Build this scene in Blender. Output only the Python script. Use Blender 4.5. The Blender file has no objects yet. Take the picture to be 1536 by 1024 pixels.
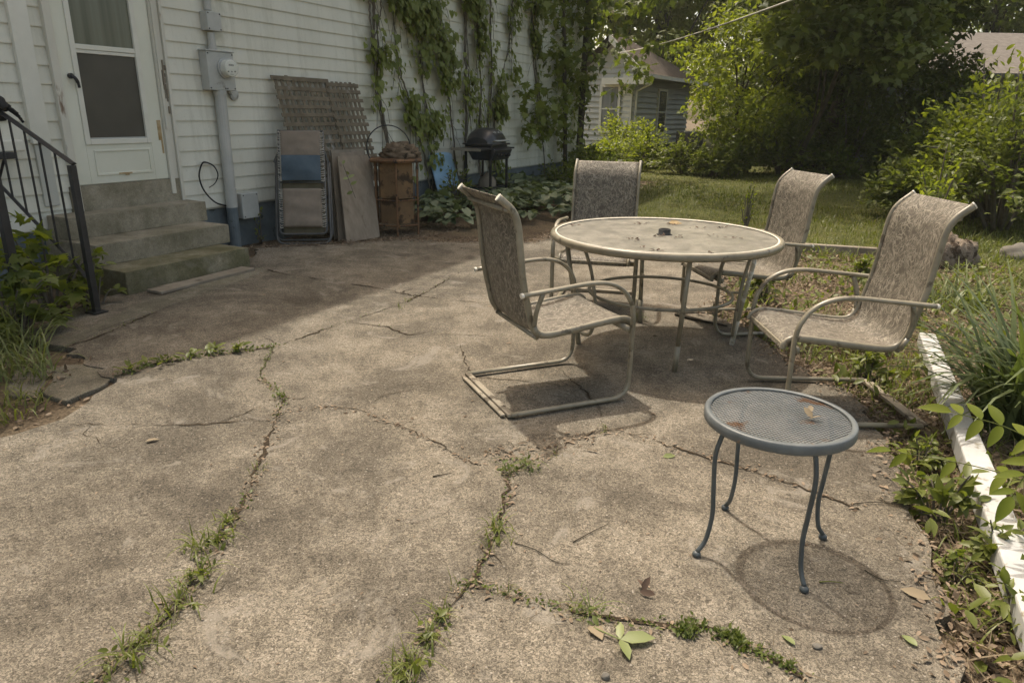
import bpy, bmesh, math
import numpy as np
from mathutils import Vector, Matrix

sc = bpy.context.scene
COL = sc.collection
PI = math.pi
rad = math.radians

# ------------------------------------------------------------------ measured plan (metres, z = 0 on the patio)
PATIO = [(-2.722, 7.376), (-2.378, 7.525), (-1.976, 7.644), (-1.308, 8.051), (-0.685, 7.933), (0.226, 8.019), (0.675, 8.991), (1.883, 8.646), (2.1, 6.932), (1.777, 5.684), (1.447, 5.052), (1.608, 4.686), (1.671, 4.148), (1.709, 3.775), (1.824, 3.407), (1.724, 2.931), (1.652, 2.674), (1.551, 2.391), (1.474, 2.173), (1.399, 1.978), (1.31, 1.749), (1.188, 1.48), (1.15, 0.6), (1.1, -1.5), (-4.2, -1.5), (-4.2, 2.35), (-2.26, 2.817), (-2.102, 3.016), (-2.111, 3.498), (-2.716, 4.052), (-3.163, 4.299), (-3.141, 5.238), (-2.56, 6.624), (-2.61, 7.04)]
CRACKS = [[(-1.051, 1.396), (-1.035, 1.521), (-1.004, 1.584), (-0.975, 1.722), (-0.974, 1.88), (-0.984, 2.062), (-0.985, 2.185), (-1.0, 2.37), (-1.041, 2.581), (-1.072, 2.795), (-1.119, 3.078), (-1.141, 3.282), (-1.228, 3.413), (-1.37, 3.571)], [(-1.37, 3.571), (-1.423, 3.815), (-1.468, 4.091)], [(-2.137, 3.566), (-2.018, 3.786), (-1.842, 3.911), (-1.606, 4.02), (-1.468, 4.117)], [(-1.427, 4.158), (-1.214, 4.558), (-1.009, 4.904), (-0.836, 5.196), (-0.701, 5.562), (-0.488, 6.334)], [(-2.248, 6.284), (-2.011, 6.108), (-1.411, 5.817), (-1.097, 5.649), (-0.909, 5.504), (-0.681, 5.39), (-0.173, 5.198)], [(-1.097, 4.644), (-0.855, 4.579), (-0.694, 4.406), (-0.566, 4.442), (-0.299, 4.413), (0.273, 4.429)], [(-2.171, 2.954), (-1.926, 2.956), (-1.53, 2.964), (-1.359, 3.0), (-1.119, 3.047)], [(-1.091, 3.142), (-0.88, 3.208), (-0.703, 3.15), (-0.515, 2.989), (-0.312, 2.822), (-0.213, 2.681), (-0.13, 2.624)], [(-0.279, 1.423), (-0.221, 1.576), (-0.163, 1.757), (-0.128, 1.836), (-0.1, 1.886), (-0.063, 2.049), (-0.032, 2.171), (-0.022, 2.304), (0.001, 2.56), (0.07, 2.649), (0.187, 2.744), (0.251, 2.843), (0.432, 2.989), (0.592, 2.924), (0.798, 2.766), (0.967, 2.65), (1.158, 2.49), (1.318, 2.322)], [(-0.119, 1.849), (-0.004, 1.807), (0.136, 1.75), (0.232, 1.708), (0.384, 1.684), (0.494, 1.659), (0.555, 1.674), (0.621, 1.635), (0.694, 1.572), (0.75, 1.524), (0.784, 1.474)], [(-0.733, 3.214), (-0.645, 3.374), (-0.45, 3.475), (-0.249, 3.653), (0.084, 3.597), (0.299, 3.527)], [(-0.33, 4.242), (-0.279, 3.928), (-0.226, 3.707)], [(0.294, 3.731), (0.398, 3.437), (0.443, 3.221), (0.432, 2.989)], [(-2.716, 4.052), (-2.646, 4.215), (-2.552, 4.846)], [(-0.909, 5.504), (-0.807, 5.739), (-0.651, 6.128)], [(-0.703, 3.15), (-0.733, 3.299)]]
TUFTS = [(-1.011, 1.509, 1.0), (-0.979, 1.572, 0.8), (-0.976, 1.737, 1.0), (-0.963, 1.854, 0.9), (-1.027, 2.003, 0.9), (-0.98, 2.054, 0.8), (-0.996, 2.164, 0.7), (-1.032, 2.548, 0.5), (-1.189, 3.324, 0.7), (-1.423, 3.872, 0.4), (-2.107, 3.661, 0.9), (-2.018, 3.786, 0.8), (-1.884, 3.873, 0.8), (-1.789, 3.974, 0.8), (-1.675, 4.042, 0.8), (-0.84, 5.061, 0.6), (-0.809, 5.258, 0.5), (-0.013, 2.571, 0.9), (0.07, 2.619, 0.9), (0.201, 2.732, 0.4), (-0.036, 2.129, 0.9), (-0.063, 2.049, 0.6), (-0.148, 1.819, 0.6), (-0.195, 1.684, 0.7), (-0.222, 1.589, 0.7), (-0.247, 1.502, 0.9), (-0.277, 1.467, 0.8), (0.242, 1.717, 0.9), (0.205, 1.737, 0.6), (-0.004, 1.814, 0.4), (0.911, 4.878, 0.8), (0.432, 2.989, 0.5), (0.7, 3.918, 0.4)]
STRIP1 = [(-2.914, 4.107), (-2.809, 4.276), (-2.791, 5.13), (-2.326, 6.424), (-2.229, 6.229), (-2.569, 4.88), (-2.707, 4.398), (-2.735, 4.051)]
FLAG1 = [(-2.532, 3.599), (-2.557, 3.76), (-2.354, 3.77), (-2.193, 3.615), (-2.163, 3.495), (-2.23, 3.253), (-2.371, 3.317)]
FLAG2 = [(-2.783, 3.672), (-2.722, 3.809), (-2.583, 3.759), (-2.525, 3.549), (-2.421, 3.315), (-2.553, 3.31)]
PIPE = [(2.586, 4.325), (1.404, 1.562)]
MOSS = [(0.511, 1.651), (0.555, 1.674), (0.598, 1.653), (0.621, 1.635), (0.648, 1.601), (0.694, 1.572), (0.723, 1.548), (0.75, 1.524)]
LEAVES = [(0.324, 1.602), (0.246, 1.658), (0.418, 1.827), (0.819, 1.587), (0.672, 2.718), (0.849, 1.601), (1.279, 1.616), (1.295, 1.793), (1.155, 1.595), (-1.576, 2.776)]
MISC = {'recL': (-2.558, 7.59), 'recR': (-2.021, 7.681), 'bA': (-1.889, 7.906), 'bB': (-1.585, 8.302), 'bA2': (-2.058, 7.978), 'fp': (-1.472, 9.096), 'sapling': (-3.543, 5.327), 'grassL': (-2.656, 3.594), 'stump': (4.553, 6.966), 'rock': (5.533, 7.563), 'timA': (3.15, 7.863), 'timB': (4.082, 7.628), 'ornclump': (2.453, 3.103), 'clump2': (3.724, 5.19), 'bush': (6.071, 9.168), 'weed5': (1.56, 2.306), 'twig1': (1.318, 2.168), 'pebble': (0.258, 1.476), 'plant3': (3.308, 10.051), 'sump': (5.589, 9.391), 'bark': (1.405, 4.707), 'twigs': (0.304, 2.463)}
VINES = [[(2.458, 0.07, 3.033), (2.49, 0.07, 2.733), (2.497, 0.07, 2.265), (2.586, 0.07, 1.7), (2.686, 0.07, 0.972), (2.783, 0.07, 0.564)], [(2.867, 0.07, 3.097), (2.921, 0.07, 2.789), (3.034, 0.07, 2.144), (3.24, 0.07, 1.547), (3.339, 0.07, 1.185), (3.632, 0.07, 0.704)], [(3.532, 0.07, 3.203), (3.55, 0.07, 2.872), (3.597, 0.07, 2.008), (3.737, 0.07, 1.086), (3.797, 0.07, 0.198)], [(4.027, 0.07, 3.281), (4.07, 0.07, 2.939), (4.146, 0.07, 2.41), (4.257, 0.07, 1.569), (4.599, 0.07, 0.341)], [(4.88, 0.07, 3.416), (4.837, 0.07, 3.039), (4.787, 0.07, 2.077), (4.82, 0.07, 1.068), (4.812, 0.07, 0.108)], [(5.17, 0.07, 3.273), (5.149, 0.07, 2.791), (5.26, 0.07, 1.901), (5.31, 0.07, 0.623)], [(5.631, 0.07, 3.34), (5.592, 0.07, 2.84), (5.676, 0.07, 1.813), (5.617, 0.07, 0.832)], [(6.372, 0.07, 3.447), (6.361, 0.07, 3.029), (6.331, 0.07, 2.386), (5.851, 0.07, 1.493), (5.921, 0.07, 0.478)], [(7.16, 0.07, 3.669), (7.235, 0.07, 3.352), (7.449, 0.07, 2.234), (7.855, 0.07, 0.824)], [(8.199, 0.07, 4.168), (8.399, 0.07, 2.661), (8.535, 0.07, 1.53), (8.68, 0.07, 0.322)], [(9.628, 0.07, 4.414), (9.533, 0.07, 2.753), (9.485, 0.07, 1.544), (9.434, 0.07, 0.279)]]
POST_A = (2.69, 4.36)
POST_B = (1.372, 1.36)
WIRE_A = (3.12, 23.5, 3.20)
WIRE_B = (3.38, 9.5, 2.77)

# house frame: origin on the ground at the wall, D along the wall, N out of it
P0 = np.array([-3.0083, 7.6303, 0.0])
TH = rad(26.53)
DV = np.array([math.sin(TH), math.cos(TH), 0.0])
NV = np.array([math.cos(TH), -math.sin(TH), 0.0])
def hs(d, n, z): return P0 + d*DV + n*NV + np.array([0, 0, z])
HOUSE_M = Matrix(((DV[0], NV[0], 0, P0[0]), (DV[1], NV[1], 0, P0[1]), (0, 0, 1, 0), (0, 0, 0, 1)))
# note: (D, N, Z) is left handed as columns, so house-frame meshes are given in world space through hs()

# ------------------------------------------------------------------ materials
MATS = {}
def newmat(name):
    m = bpy.data.materials.new(name); m.use_nodes = True
    nt = m.node_tree
    for n in list(nt.nodes): nt.nodes.remove(n)
    out = nt.nodes.new('ShaderNodeOutputMaterial')
    return m, nt, out
def node(nt, t, **kw):
    n = nt.nodes.new(t)
    for k, v in kw.items():
        if k in ('op',): n.operation = v
        elif k == 'ins':
            for kk, vv in v.items(): n.inputs[kk].default_value = vv
        else: setattr(n, k, v)
    return n
def c4(c): return (c[0], c[1], c[2], 1.0)
def ramp(nt, fac, stops):
    r = nt.nodes.new('ShaderNodeValToRGB')
    el = r.color_ramp.elements
    while len(el) < len(stops): el.new(0.5)
    for e, (p, c) in zip(el, stops):
        e.position = p; e.color = c4(c) if len(c) == 3 else c
    nt.links.new(fac, r.inputs[0]); return r.outputs[0]
def noise(nt, vec, scale, detail=4, rough=.55, dist=0.0):
    n = node(nt, 'ShaderNodeTexNoise', ins={'Scale': scale, 'Detail': detail, 'Roughness': rough, 'Distortion': dist})
    if vec is not None: nt.links.new(vec, n.inputs['Vector'])
    return n.outputs['Fac']
def voro(nt, vec, scale, feature='F1', out='Distance', rnd=1.0):
    n = node(nt, 'ShaderNodeTexVoronoi', feature=feature, ins={'Scale': scale, 'Randomness': rnd})
    if vec is not None: nt.links.new(vec, n.inputs['Vector'])
    return n.outputs[out]
def coords(nt, kind='Object', scale=None):
    t = nt.nodes.new('ShaderNodeTexCoord'); o = t.outputs[kind]
    if scale:
        mp = nt.nodes.new('ShaderNodeMapping'); mp.inputs['Scale'].default_value = scale
        nt.links.new(o, mp.inputs[0]); o = mp.outputs[0]
    return o
def mixc(nt, fac, a, b, mode='MIX'):
    m = nt.nodes.new('ShaderNodeMix'); m.data_type = 'RGBA'; m.blend_type = mode
    for s, v in ((0, fac), (6, a), (7, b)):
        if isinstance(v, (int, float)): m.inputs[s].default_value = v
        elif isinstance(v, tuple): m.inputs[s].default_value = c4(v)
        else: nt.links.new(v, m.inputs[s])
    return m.outputs[2]
def mth(nt, op, a, b=None, clamp=False):
    m = nt.nodes.new('ShaderNodeMath'); m.operation = op; m.use_clamp = clamp
    for i, v in enumerate((a, b)):
        if v is None: continue
        if isinstance(v, (int, float)): m.inputs[i].default_value = v
        else: nt.links.new(v, m.inputs[i])
    return m.outputs[0]
def bsdf(nt, out, col, rough=.6, spec=.4, metal=0.0, bump=None, bstr=.3, bdist=.01):
    b = nt.nodes.new('ShaderNodeBsdfPrincipled')
    for k, v in (('Base Color', col), ('Roughness', rough)):
        if isinstance(v, tuple): b.inputs[k].default_value = c4(v)
        elif isinstance(v, (int, float)): b.inputs[k].default_value = v
        else: nt.links.new(v, b.inputs[k])
    b.inputs['Specular IOR Level'].default_value = spec
    b.inputs['Metallic'].default_value = metal
    if bump is not None:
        bp = nt.nodes.new('ShaderNodeBump'); bp.inputs['Strength'].default_value = bstr; bp.inputs['Distance'].default_value = bdist
        nt.links.new(bump, bp.inputs['Height']); nt.links.new(bp.outputs[0], b.inputs['Normal'])
    nt.links.new(b.outputs[0], out.inputs[0]); return b

def worn(name, c1, c2, scale=8, rough=.6, spec=.35, metal=0, c3=None, s3=30, t3=.62, bstr=.15, bdist=.003, stretch=None, detail=6):
    """two tone surface with a third colour in patches (rust, moss, bare wood)"""
    m, nt, out = newmat(name)
    v = coords(nt, 'Object', stretch)
    f = noise(nt, v, scale, detail, .6)
    col = ramp(nt, f, [(.3, c1), (.7, c2)])
    if c3 is not None:
        g = noise(nt, v, s3, 5, .6)
        k = ramp(nt, g, [(t3, (0, 0, 0)), (t3+.07, (1, 1, 1))])
        col = mixc(nt, k, col, c3)
    fine = noise(nt, v, scale*12, 3, .6)
    bsdf(nt, out, col, rough, spec, metal, fine, bstr, bdist)
    MATS[name] = m; return m

def leafmat(name, c1, c2, trans=.35, tcol=None, rough=.45, spec=.35, vein=False):
    m, nt, out = newmat(name)
    g = nt.nodes.new('ShaderNodeNewGeometry')
    col = ramp(nt, g.outputs['Random Per Island'], [(0, c1), (.55, tuple((a+b)/2 for a, b in zip(c1, c2))), (1, c2)])
    v = coords(nt, 'Object')
    big = noise(nt, v, 1.3, 3)
    col = mixc(nt, mth(nt, 'MULTIPLY', big, .5), col, tuple(.55*a for a in c1))
    b = nt.nodes.new('ShaderNodeBsdfPrincipled')
    nt.links.new(col, b.inputs['Base Color']); b.inputs['Roughness'].default_value = rough
    b.inputs['Specular IOR Level'].default_value = spec
    t = nt.nodes.new('ShaderNodeBsdfTranslucent')
    tc = mixc(nt, 1.0, col, tcol or (1.5, 1.6, .6), 'MULTIPLY')
    nt.links.new(tc, t.inputs[0])
    ms = nt.nodes.new('ShaderNodeMixShader'); ms.inputs[0].default_value = trans
    nt.links.new(b.outputs[0], ms.inputs[1]); nt.links.new(t.outputs[0], ms.inputs[2])
    nt.links.new(ms.outputs[0], out.inputs[0])
    MATS[name] = m; return m

# concrete of the patio: fine sandy grain, pale pebbles, broad mottling, soft darker patches
def concrete(name, base=(.163, .143, .114), dark=(.078, .068, .054), light=(.218, .194, .160), grain=88, green=0.0, mottle=1.0, amp=1.0, bst=.6):
    m, nt, out = newmat(name)
    v = coords(nt, 'Object')
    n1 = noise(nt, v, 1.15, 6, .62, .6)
    n2 = noise(nt, v, 4.2, 7, .68)
    col = ramp(nt, n2, [(.27, dark), (.5, base), (.74, light)])
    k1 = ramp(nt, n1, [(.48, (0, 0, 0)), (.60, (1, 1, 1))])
    col = mixc(nt, mth(nt, 'MULTIPLY', k1, .72*mottle), col, dark)
    n5 = noise(nt, v, 17, 5, .7)
    col = mixc(nt, .6, col, ramp(nt, n5, [(.3, (.72, .71, .69)), (.7, (1.22, 1.22, 1.2))]), 'MULTIPLY')
    g1 = noise(nt, v, float(grain), 3, .75, 1.6)
    g2 = noise(nt, v, grain*3.1, 2, .6)
    col = mixc(nt, .9*amp, col, ramp(nt, g1, [(.38, (.36, .35, .33)), (.5, (.95, .95, .94)), (.61, (1.75, 1.73, 1.68))]), 'MULTIPLY')
    col = mixc(nt, .6*amp, col, ramp(nt, g2, [(.3, (.6, .6, .58)), (.7, (1.4, 1.4, 1.38))]), 'MULTIPLY')
    va = node(nt, 'ShaderNodeTexVoronoi', feature='F1', ins={'Scale': 75.0, 'Randomness': 1.0})
    nt.links.new(v, va.inputs['Vector'])
    sep = nt.nodes.new('ShaderNodeSeparateColor'); nt.links.new(va.outputs['Color'], sep.inputs[0])
    peb = mth(nt, 'MULTIPLY', ramp(nt, va.outputs['Distance'], [(.16, (1, 1, 1)), (.30, (0, 0, 0))]), ramp(nt, sep.outputs[0], [(.86, (0, 0, 0)), (.90, (1, 1, 1))]))
    col = mixc(nt, mth(nt, 'MULTIPLY', peb, .55*amp), col, (.44, .40, .34))
    if green > 0:
        n4 = noise(nt, v, 5, 5, .6)
        kg = ramp(nt, n4, [(.40, (0, 0, 0)), (.68, (1, 1, 1))])
        col = mixc(nt, mth(nt, 'MULTIPLY', kg, green), col, (.082, .074, .032))
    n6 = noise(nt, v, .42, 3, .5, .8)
    col = mixc(nt, .8*mottle, col, ramp(nt, n6, [(.36, (.72, .71, .70)), (.5, (1, 1, 1)), (.64, (1.20, 1.19, 1.17))]), 'MULTIPLY')
    n7 = noise(nt, v, 2.4, 8, .75, 1.5)
    col = mixc(nt, mth(nt, 'MULTIPLY', ramp(nt, n7, [(.56, (0, 0, 0)), (.63, (1, 1, 1))]), .50*mottle), col, (.265, .24, .20))
    vp = voro(nt, v, 34.0)
    col = mixc(nt, mth(nt, 'MULTIPLY', mth(nt, 'MULTIPLY', ramp(nt, vp, [(.05, (1, 1, 1)), (.13, (0, 0, 0))]), ramp(nt, n5, [(.5, (0, 0, 0)), (.6, (1, 1, 1))])), .8*amp), col, (.05, .042, .032))
    h = mth(nt, 'ADD', g1, mth(nt, 'MULTIPLY', n5, .8))
    bsdf(nt, out, col, .88, .22, 0, h, bst, .006)
    MATS[name] = m; return m

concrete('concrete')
concrete('step_concrete', base=(.275, .245, .185), dark=(.16, .145, .10), light=(.37, .335, .265), grain=90, green=.28, mottle=.5, amp=.35, bst=.22)
concrete('mossy_concrete', base=(.19, .175, .115), dark=(.095, .095, .045), light=(.32, .29, .22), grain=90, green=.62, mottle=.6, amp=.4, bst=.25)
concrete('slab_concrete', base=(.185, .17, .135), dark=(.11, .10, .078), light=(.25, .23, .185), grain=120, green=.3, amp=.8)
worn('crack_soil', (.030, .024, .017), (.07, .052, .034), 30, .95, .1, bstr=.6, bdist=.01)
worn('siding', (.575, .56, .47), (.655, .64, .55), 1.6, .5, .35, c3=(.45, .44, .35), s3=1.1, t3=.60, bstr=.05)
nt = MATS['siding'].node_tree
pb_ = [n for n in nt.nodes if n.type == 'BSDF_PRINCIPLED'][0]; src = pb_.inputs['Base Color'].links[0].from_socket
st_ = noise(nt, coords(nt, 'Object', (7, 7, .5)), 1.0, 6, .7)
sp_ = noise(nt, coords(nt, 'Object'), 26, 4, .7)
c_ = mixc(nt, mth(nt, 'MULTIPLY', ramp(nt, st_, [(.50, (0, 0, 0)), (.68, (1, 1, 1))]), .40), src, (.33, .315, .235))
c_ = mixc(nt, mth(nt, 'MULTIPLY', ramp(nt, sp_, [(.60, (0, 0, 0)), (.70, (1, 1, 1))]), .22), c_, (.26, .24, .17))
nt.links.new(c_, pb_.inputs['Base Color'])
worn('siding_far', (.40, .40, .35), (.50, .50, .45), 1.0, .6, .3)
worn('white_trim', (.58, .565, .48), (.67, .655, .575), 4, .5, .35, c3=(.40, .36, .28), s3=7, t3=.66)
worn('peeling_trim', (.53, .51, .43), (.61, .59, .51), 5, .7, .25, c3=(.20, .14, .095), s3=9, t3=.62, stretch=(1, 1, .22), bstr=.4)
worn('door_paint', (.59, .585, .48), (.66, .655, .555), 2.5, .42, .4, bstr=.04)
worn('rust_stain', (.28, .18, .07), (.45, .36, .22), 20, .8, .2)
worn('foundation', (.095, .115, .125), (.155, .18, .19), 5, .85, .2, c3=(.06, .07, .06), s3=6, t3=.60, bstr=.4, bdist=.01)
worn('meter_grey', (.34, .345, .32), (.44, .445, .415), 5, .5, .4, c3=(.26, .25, .22), s3=6, t3=.64)
worn('conduit_grey', (.36, .36, .33), (.46, .455, .42), 4, .55, .35)
worn('meter_face', (.55, .55, .46), (.66, .66, .56), 9, .4, .4)
worn('black_metal', (.012, .012, .013), (.03, .03, .032), 12, .42, .45, c3=(.06, .045, .035), s3=22, t3=.68)
worn('black_rubber', (.012, .012, .012), (.03, .03, .03), 20, .7, .25)
worn('black_enamel', (.024, .024, .026), (.045, .045, .048), 6, .3, .5, c3=(.05, .045, .045), s3=8, t3=.6)
worn('frame_beige', (.165, .145, .10), (.29, .26, .19), 9, .36, .55, c3=(.11, .09, .06), s3=16, t3=.58, bstr=.12)
worn('frame_cap', (.60, .56, .47), (.72, .68, .58), 9, .4, .45)
worn('weathered_bar', (.20, .17, .125), (.37, .325, .25), 6, .7, .25, c3=(.11, .09, .065), s3=12, t3=.55, bstr=.5)
worn('leg_peeling', (.36, .32, .235), (.50, .46, .37), 10, .6, .3, c3=(.70, .68, .62), s3=18, t3=.53, bstr=.3)
worn('stool_paint', (.080, .090, .092), (.145, .158, .158), 9, .45, .45, c3=(.20, .135, .085), s3=22, t3=.655, bstr=.2)
worn('stool_leg', (.045, .054, .056), (.085, .098, .10), 9, .42, .45, c3=(.14, .09, .055), s3=20, t3=.64)
worn('stool_mesh', (.15, .165, .165), (.25, .26, .255), 9, .45, .4, c3=(.16, .085, .045), s3=6, t3=.56)
worn('old_wood', (.17, .145, .11), (.29, .255, .20), 4, .85, .2, c3=(.12, .10, .075), s3=5, t3=.58, stretch=(1, 1, .18), bstr=.5)
worn('lattice_wood', (.105, .085, .058), (.195, .162, .115), 7, .85, .2, c3=(.34, .33, .31), s3=4, t3=.63, bstr=.4)
worn('board_wood', (.19, .155, .115), (.27, .225, .17), 5, .85, .2, c3=(.15, .12, .09), s3=4, t3=.64, stretch=(3, 3, .5), bstr=.4)
worn('bark', (.035, .030, .022), (.085, .074, .056), 14, .9, .2, stretch=(1, 1, .25), bstr=.8, bdist=.02)
worn('vine_bark', (.085, .072, .055), (.17, .15, .12), 20, .9, .2, stretch=(1, 1, .3), bstr=.6)
worn('stump_wood', (.14, .105, .075), (.34, .285, .225), 7, .9, .2, c3=(.07, .05, .035), s3=9, t3=.52, bstr=.9, bdist=.03)
worn('stone', (.11, .10, .085), (.21, .195, .165), 5, .9, .2, bstr=.5)
worn('rust', (.10, .055, .03), (.22, .125, .065), 12, .85, .2, c3=(.05, .04, .033), s3=10, t3=.56, bstr=.4)
worn('rust_orange', (.13, .085, .05), (.25, .15, .07), 4, .85, .2, c3=(.06, .04, .025), s3=5, t3=.53, bstr=.4)
worn('burlap', (.12, .085, .055), (.25, .19, .13), 12, .95, .1, c3=(.055, .042, .03), s3=9, t3=.54, bstr=.8, bdist=.02)
worn('tan_fabric', (.19, .155, .12), (.255, .21, .165), 9, .9, .15, bstr=.3)
worn('olive_fabric', (.10, .085, .055), (.15, .13, .085), 9, .9, .15)
worn('blue_fabric', (.06, .085, .105), (.09, .12, .145), 9, .9, .15, bstr=.3)
worn('recliner_tube', (.05, .05, .048), (.10, .10, .095), 9, .45, .4)
worn('white_cord', (.40, .38, .33), (.52, .50, .44), 9, .8, .2)
worn('blue_plastic', (.20, .36, .52), (.30, .47, .63), 3, .5, .35, bstr=.1)
worn('white_vinyl', (.40, .40, .38), (.50, .50, .48), 7, .5, .35, c3=(.25, .225, .175), s3=16, t3=.57, bstr=.2)
worn('shingle_brown', (.062, .050, .040), (.125, .10, .08), 6, .9, .2, c3=(.16, .13, .105), s3=14, t3=.6, bstr=.6)
worn('shingle_grey', (.12, .108, .095), (.19, .172, .155), 5, .9, .2, c3=(.20, .18, .165), s3=9, t3=.58, bstr=.6)
worn('grey_wall', (.13, .135, .13), (.18, .185, .18), 2, .7, .3)
worn('straw', (.22, .17, .10), (.36, .29, .19), 20, .9, .2)
worn('moss', (.055, .085, .015), (.11, .15, .03), 30, .95, .1)

leafmat('leaf_vine', (.13, .158, .028), (.23, .255, .066), .38)
leafmat('leaf_dark', (.058, .075, .018), (.12, .148, .038), .46)
leafmat('leaf_mid', (.085, .11, .025), (.165, .20, .052), .48)
leafmat('leaf_shrub', (.115, .14, .034), (.20, .225, .068), .42)
leafmat('leaf_bright', (.125, .160, .024), (.235, .27, .054), .52, (1.7, 1.7, .6))
leafmat('leaf_woods', (.16, .19, .045), (.27, .30, .09), .60, (1.7, 1.7, .7))
leafmat('leaf_hosta', (.12, .155, .085), (.21, .25, .15), .22)
leafmat('leaf_pinnate', (.115, .15, .020), (.185, .21, .036), .42, (1.6, 1.6, .5), .6, .12)
leafmat('leaf_weed', (.105, .13, .024), (.20, .22, .058), .36)
leafmat('leaf_sedge', (.085, .115, .04), (.17, .205, .09), .3)
leafmat('grass_lawn', (.085, .105, .020), (.17, .18, .048), .34)
leafmat('grass_pale', (.12, .15, .05), (.22, .24, .10), .30)
leafmat('leaf_moss', (.085, .115, .025), (.16, .19, .05), .3)
leafmat('leaf_litter', (.13, .095, .064), (.36, .28, .20), .10, (1.2, 1.1, .9), .8, .15)
leafmat('leaf_tan', (.27, .215, .14), (.36, .295, .20), .15, (1.2, 1.1, .9), .8, .15)
leafmat('leaf_fallen_green', (.20, .235, .09), (.27, .30, .125), .25)
leafmat('leaf_brown', (.09, .06, .045), (.14, .10, .075), .10, (1.2, 1.1, .9), .8, .15)

# sling fabric: brown mesh cloth with a pale swirling vein print (UV in metres)
m, nt, out = newmat('sling')
uv = nt.nodes.new('ShaderNodeTexCoord').outputs['UV']
nz = node(nt, 'ShaderNodeTexNoise', ins={'Scale': 5.0, 'Detail': 2.0}); nt.links.new(uv, nz.inputs['Vector'])
vm = nt.nodes.new('ShaderNodeVectorMath'); vm.operation = 'MULTIPLY_ADD'
nt.links.new(nz.outputs['Color'], vm.inputs[0]); vm.inputs[1].default_value = (.22, .16, 0); nt.links.new(uv, vm.inputs[2])
mp = nt.nodes.new('ShaderNodeMapping'); mp.inputs['Scale'].default_value = (64, 25, 1); nt.links.new(vm.outputs[0], mp.inputs[0])
ve = voro(nt, mp.outputs[0], 1.0, 'DISTANCE_TO_EDGE')
mp2 = nt.nodes.new('ShaderNodeMapping'); mp2.inputs['Scale'].default_value = (50, 42, 1); mp2.inputs['Rotation'].default_value = (0, 0, .6)
nt.links.new(vm.outputs[0], mp2.inputs[0])
ve2 = voro(nt, mp2.outputs[0], 1.0, 'DISTANCE_TO_EDGE')
l1 = ramp(nt, ve, [(.02, (1, 1, 1)), (.085, (0, 0, 0))])
l2 = ramp(nt, ve2, [(.02, (1, 1, 1)), (.075, (0, 0, 0))])
brk = ramp(nt, noise(nt, uv, 22, 3), [(.34, (0, 0, 0)), (.50, (1, 1, 1))])
lines = mth(nt, 'MULTIPLY', mth(nt, 'MAXIMUM', l1, mth(nt, 'MULTIPLY', l2, .7)), brk)
tone = ramp(nt, noise(nt, uv, 40, 4), [(.3, (.105, .093, .073)), (.7, (.145, .129, .102))])
wea = noise(nt, uv, 420, 2)
tone = mixc(nt, mth(nt, 'MULTIPLY', wea, .5), tone, (.06, .045, .032))
col = mixc(nt, mth(nt, 'MULTIPLY', lines, .66), tone, (.40, .36, .285))
b = bsdf(nt, out, col, .62, .35, 0, mth(nt, 'ADD', wea, lines), .35, .002)
b.inputs['Alpha'].default_value = .86
MATS['sling'] = m

# dirty patio glass (table top): dusty, half see-through
m, nt, out = newmat('dirty_glass')
v = coords(nt, 'Object')
d1 = noise(nt, v, 9, 9, .72, .3); d2 = noise(nt, v, 60, 4, .6)
col = ramp(nt, d1, [(.32, (.145, .138, .110)), (.5, (.225, .212, .172)), (.68, (.33, .308, .25))])
sp = ramp(nt, d2, [(.54, (0, 0, 0)), (.66, (1, 1, 1))])
col = mixc(nt, mth(nt, 'MULTIPLY', sp, .45), col, (.12, .10, .075))
b = bsdf(nt, out, col, .30, .5, 0, d2, .06, .002)
nt.links.new(ramp(nt, d1, [(.35, (.44, .44, .44)), (.6, (.56, .56, .56))]), b.inputs['Roughness'])
nt.links.new(ramp(nt, d1, [(.30, (.70, .70, .70)), (.6, (.74, .74, .74))]), b.inputs['Alpha'])
MATS['dirty_glass'] = m

# window glass with something dim behind
def pane(name, c1, c2, scale=(30, 30, .6), rough=.12):
    m, nt, out = newmat(name)
    v = coords(nt, 'Object', scale)
    f = noise(nt, v, 1.0, 3)
    bsdf(nt, out, ramp(nt, f, [(.35, c1), (.65, c2)]), rough, .35)
    MATS[name] = m
pane('pane_curtain', (.075, .08, .055), (.155, .16, .118), (11, 11, .25), .16)
pane('pane_screen', (.062, .056, .044), (.085, .077, .060), (2, 2, 2), .45)
pane('pane_dark', (.02, .022, .02), (.05, .055, .05), (2, 2, 2), .12)
pane('pane_lace', (.14, .15, .145), (.22, .23, .225), (14, 14, .5), .25)
m, nt, out = newmat('clear_dome')
g = nt.nodes.new('ShaderNodeBsdfPrincipled'); g.inputs['Base Color'].default_value = (.9, .9, .86, 1); g.inputs['Roughness'].default_value = .05
g.inputs['Alpha'].default_value = .25; nt.links.new(g.outputs[0], out.inputs[0]); MATS['clear_dome'] = m

# ground: soil with litter colours, lawn where the mask says so
m, nt, out = newmat('ground')
v = coords(nt, 'Object')
a = nt.nodes.new('ShaderNodeAttribute'); a.attribute_name = 'lawn'
n1 = noise(nt, v, 3, 6, .65); n2 = noise(nt, v, 45, 5, .7)
soil = ramp(nt, n1, [(.3, (.085, .066, .046)), (.7, (.17, .138, .10))])
bits = ramp(nt, n2, [(.35, (.5, .48, .45)), (.68, (1.7, 1.6, 1.45))])
soil = mixc(nt, .85, soil, bits, 'MULTIPLY')
turf = ramp(nt, n1, [(.3, (.05, .062, .016)), (.7, (.11, .11, .04))])
turf = mixc(nt, .6, turf, bits, 'MULTIPLY')
k = mth(nt, 'ADD', a.outputs['Fac'], mth(nt, 'MULTIPLY', mth(nt, 'SUBTRACT', n1, .5), 1.1), True)
bsdf(nt, out, mixc(nt, k, soil, turf), .95, .15, 0, n2, .8, .03)
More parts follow.
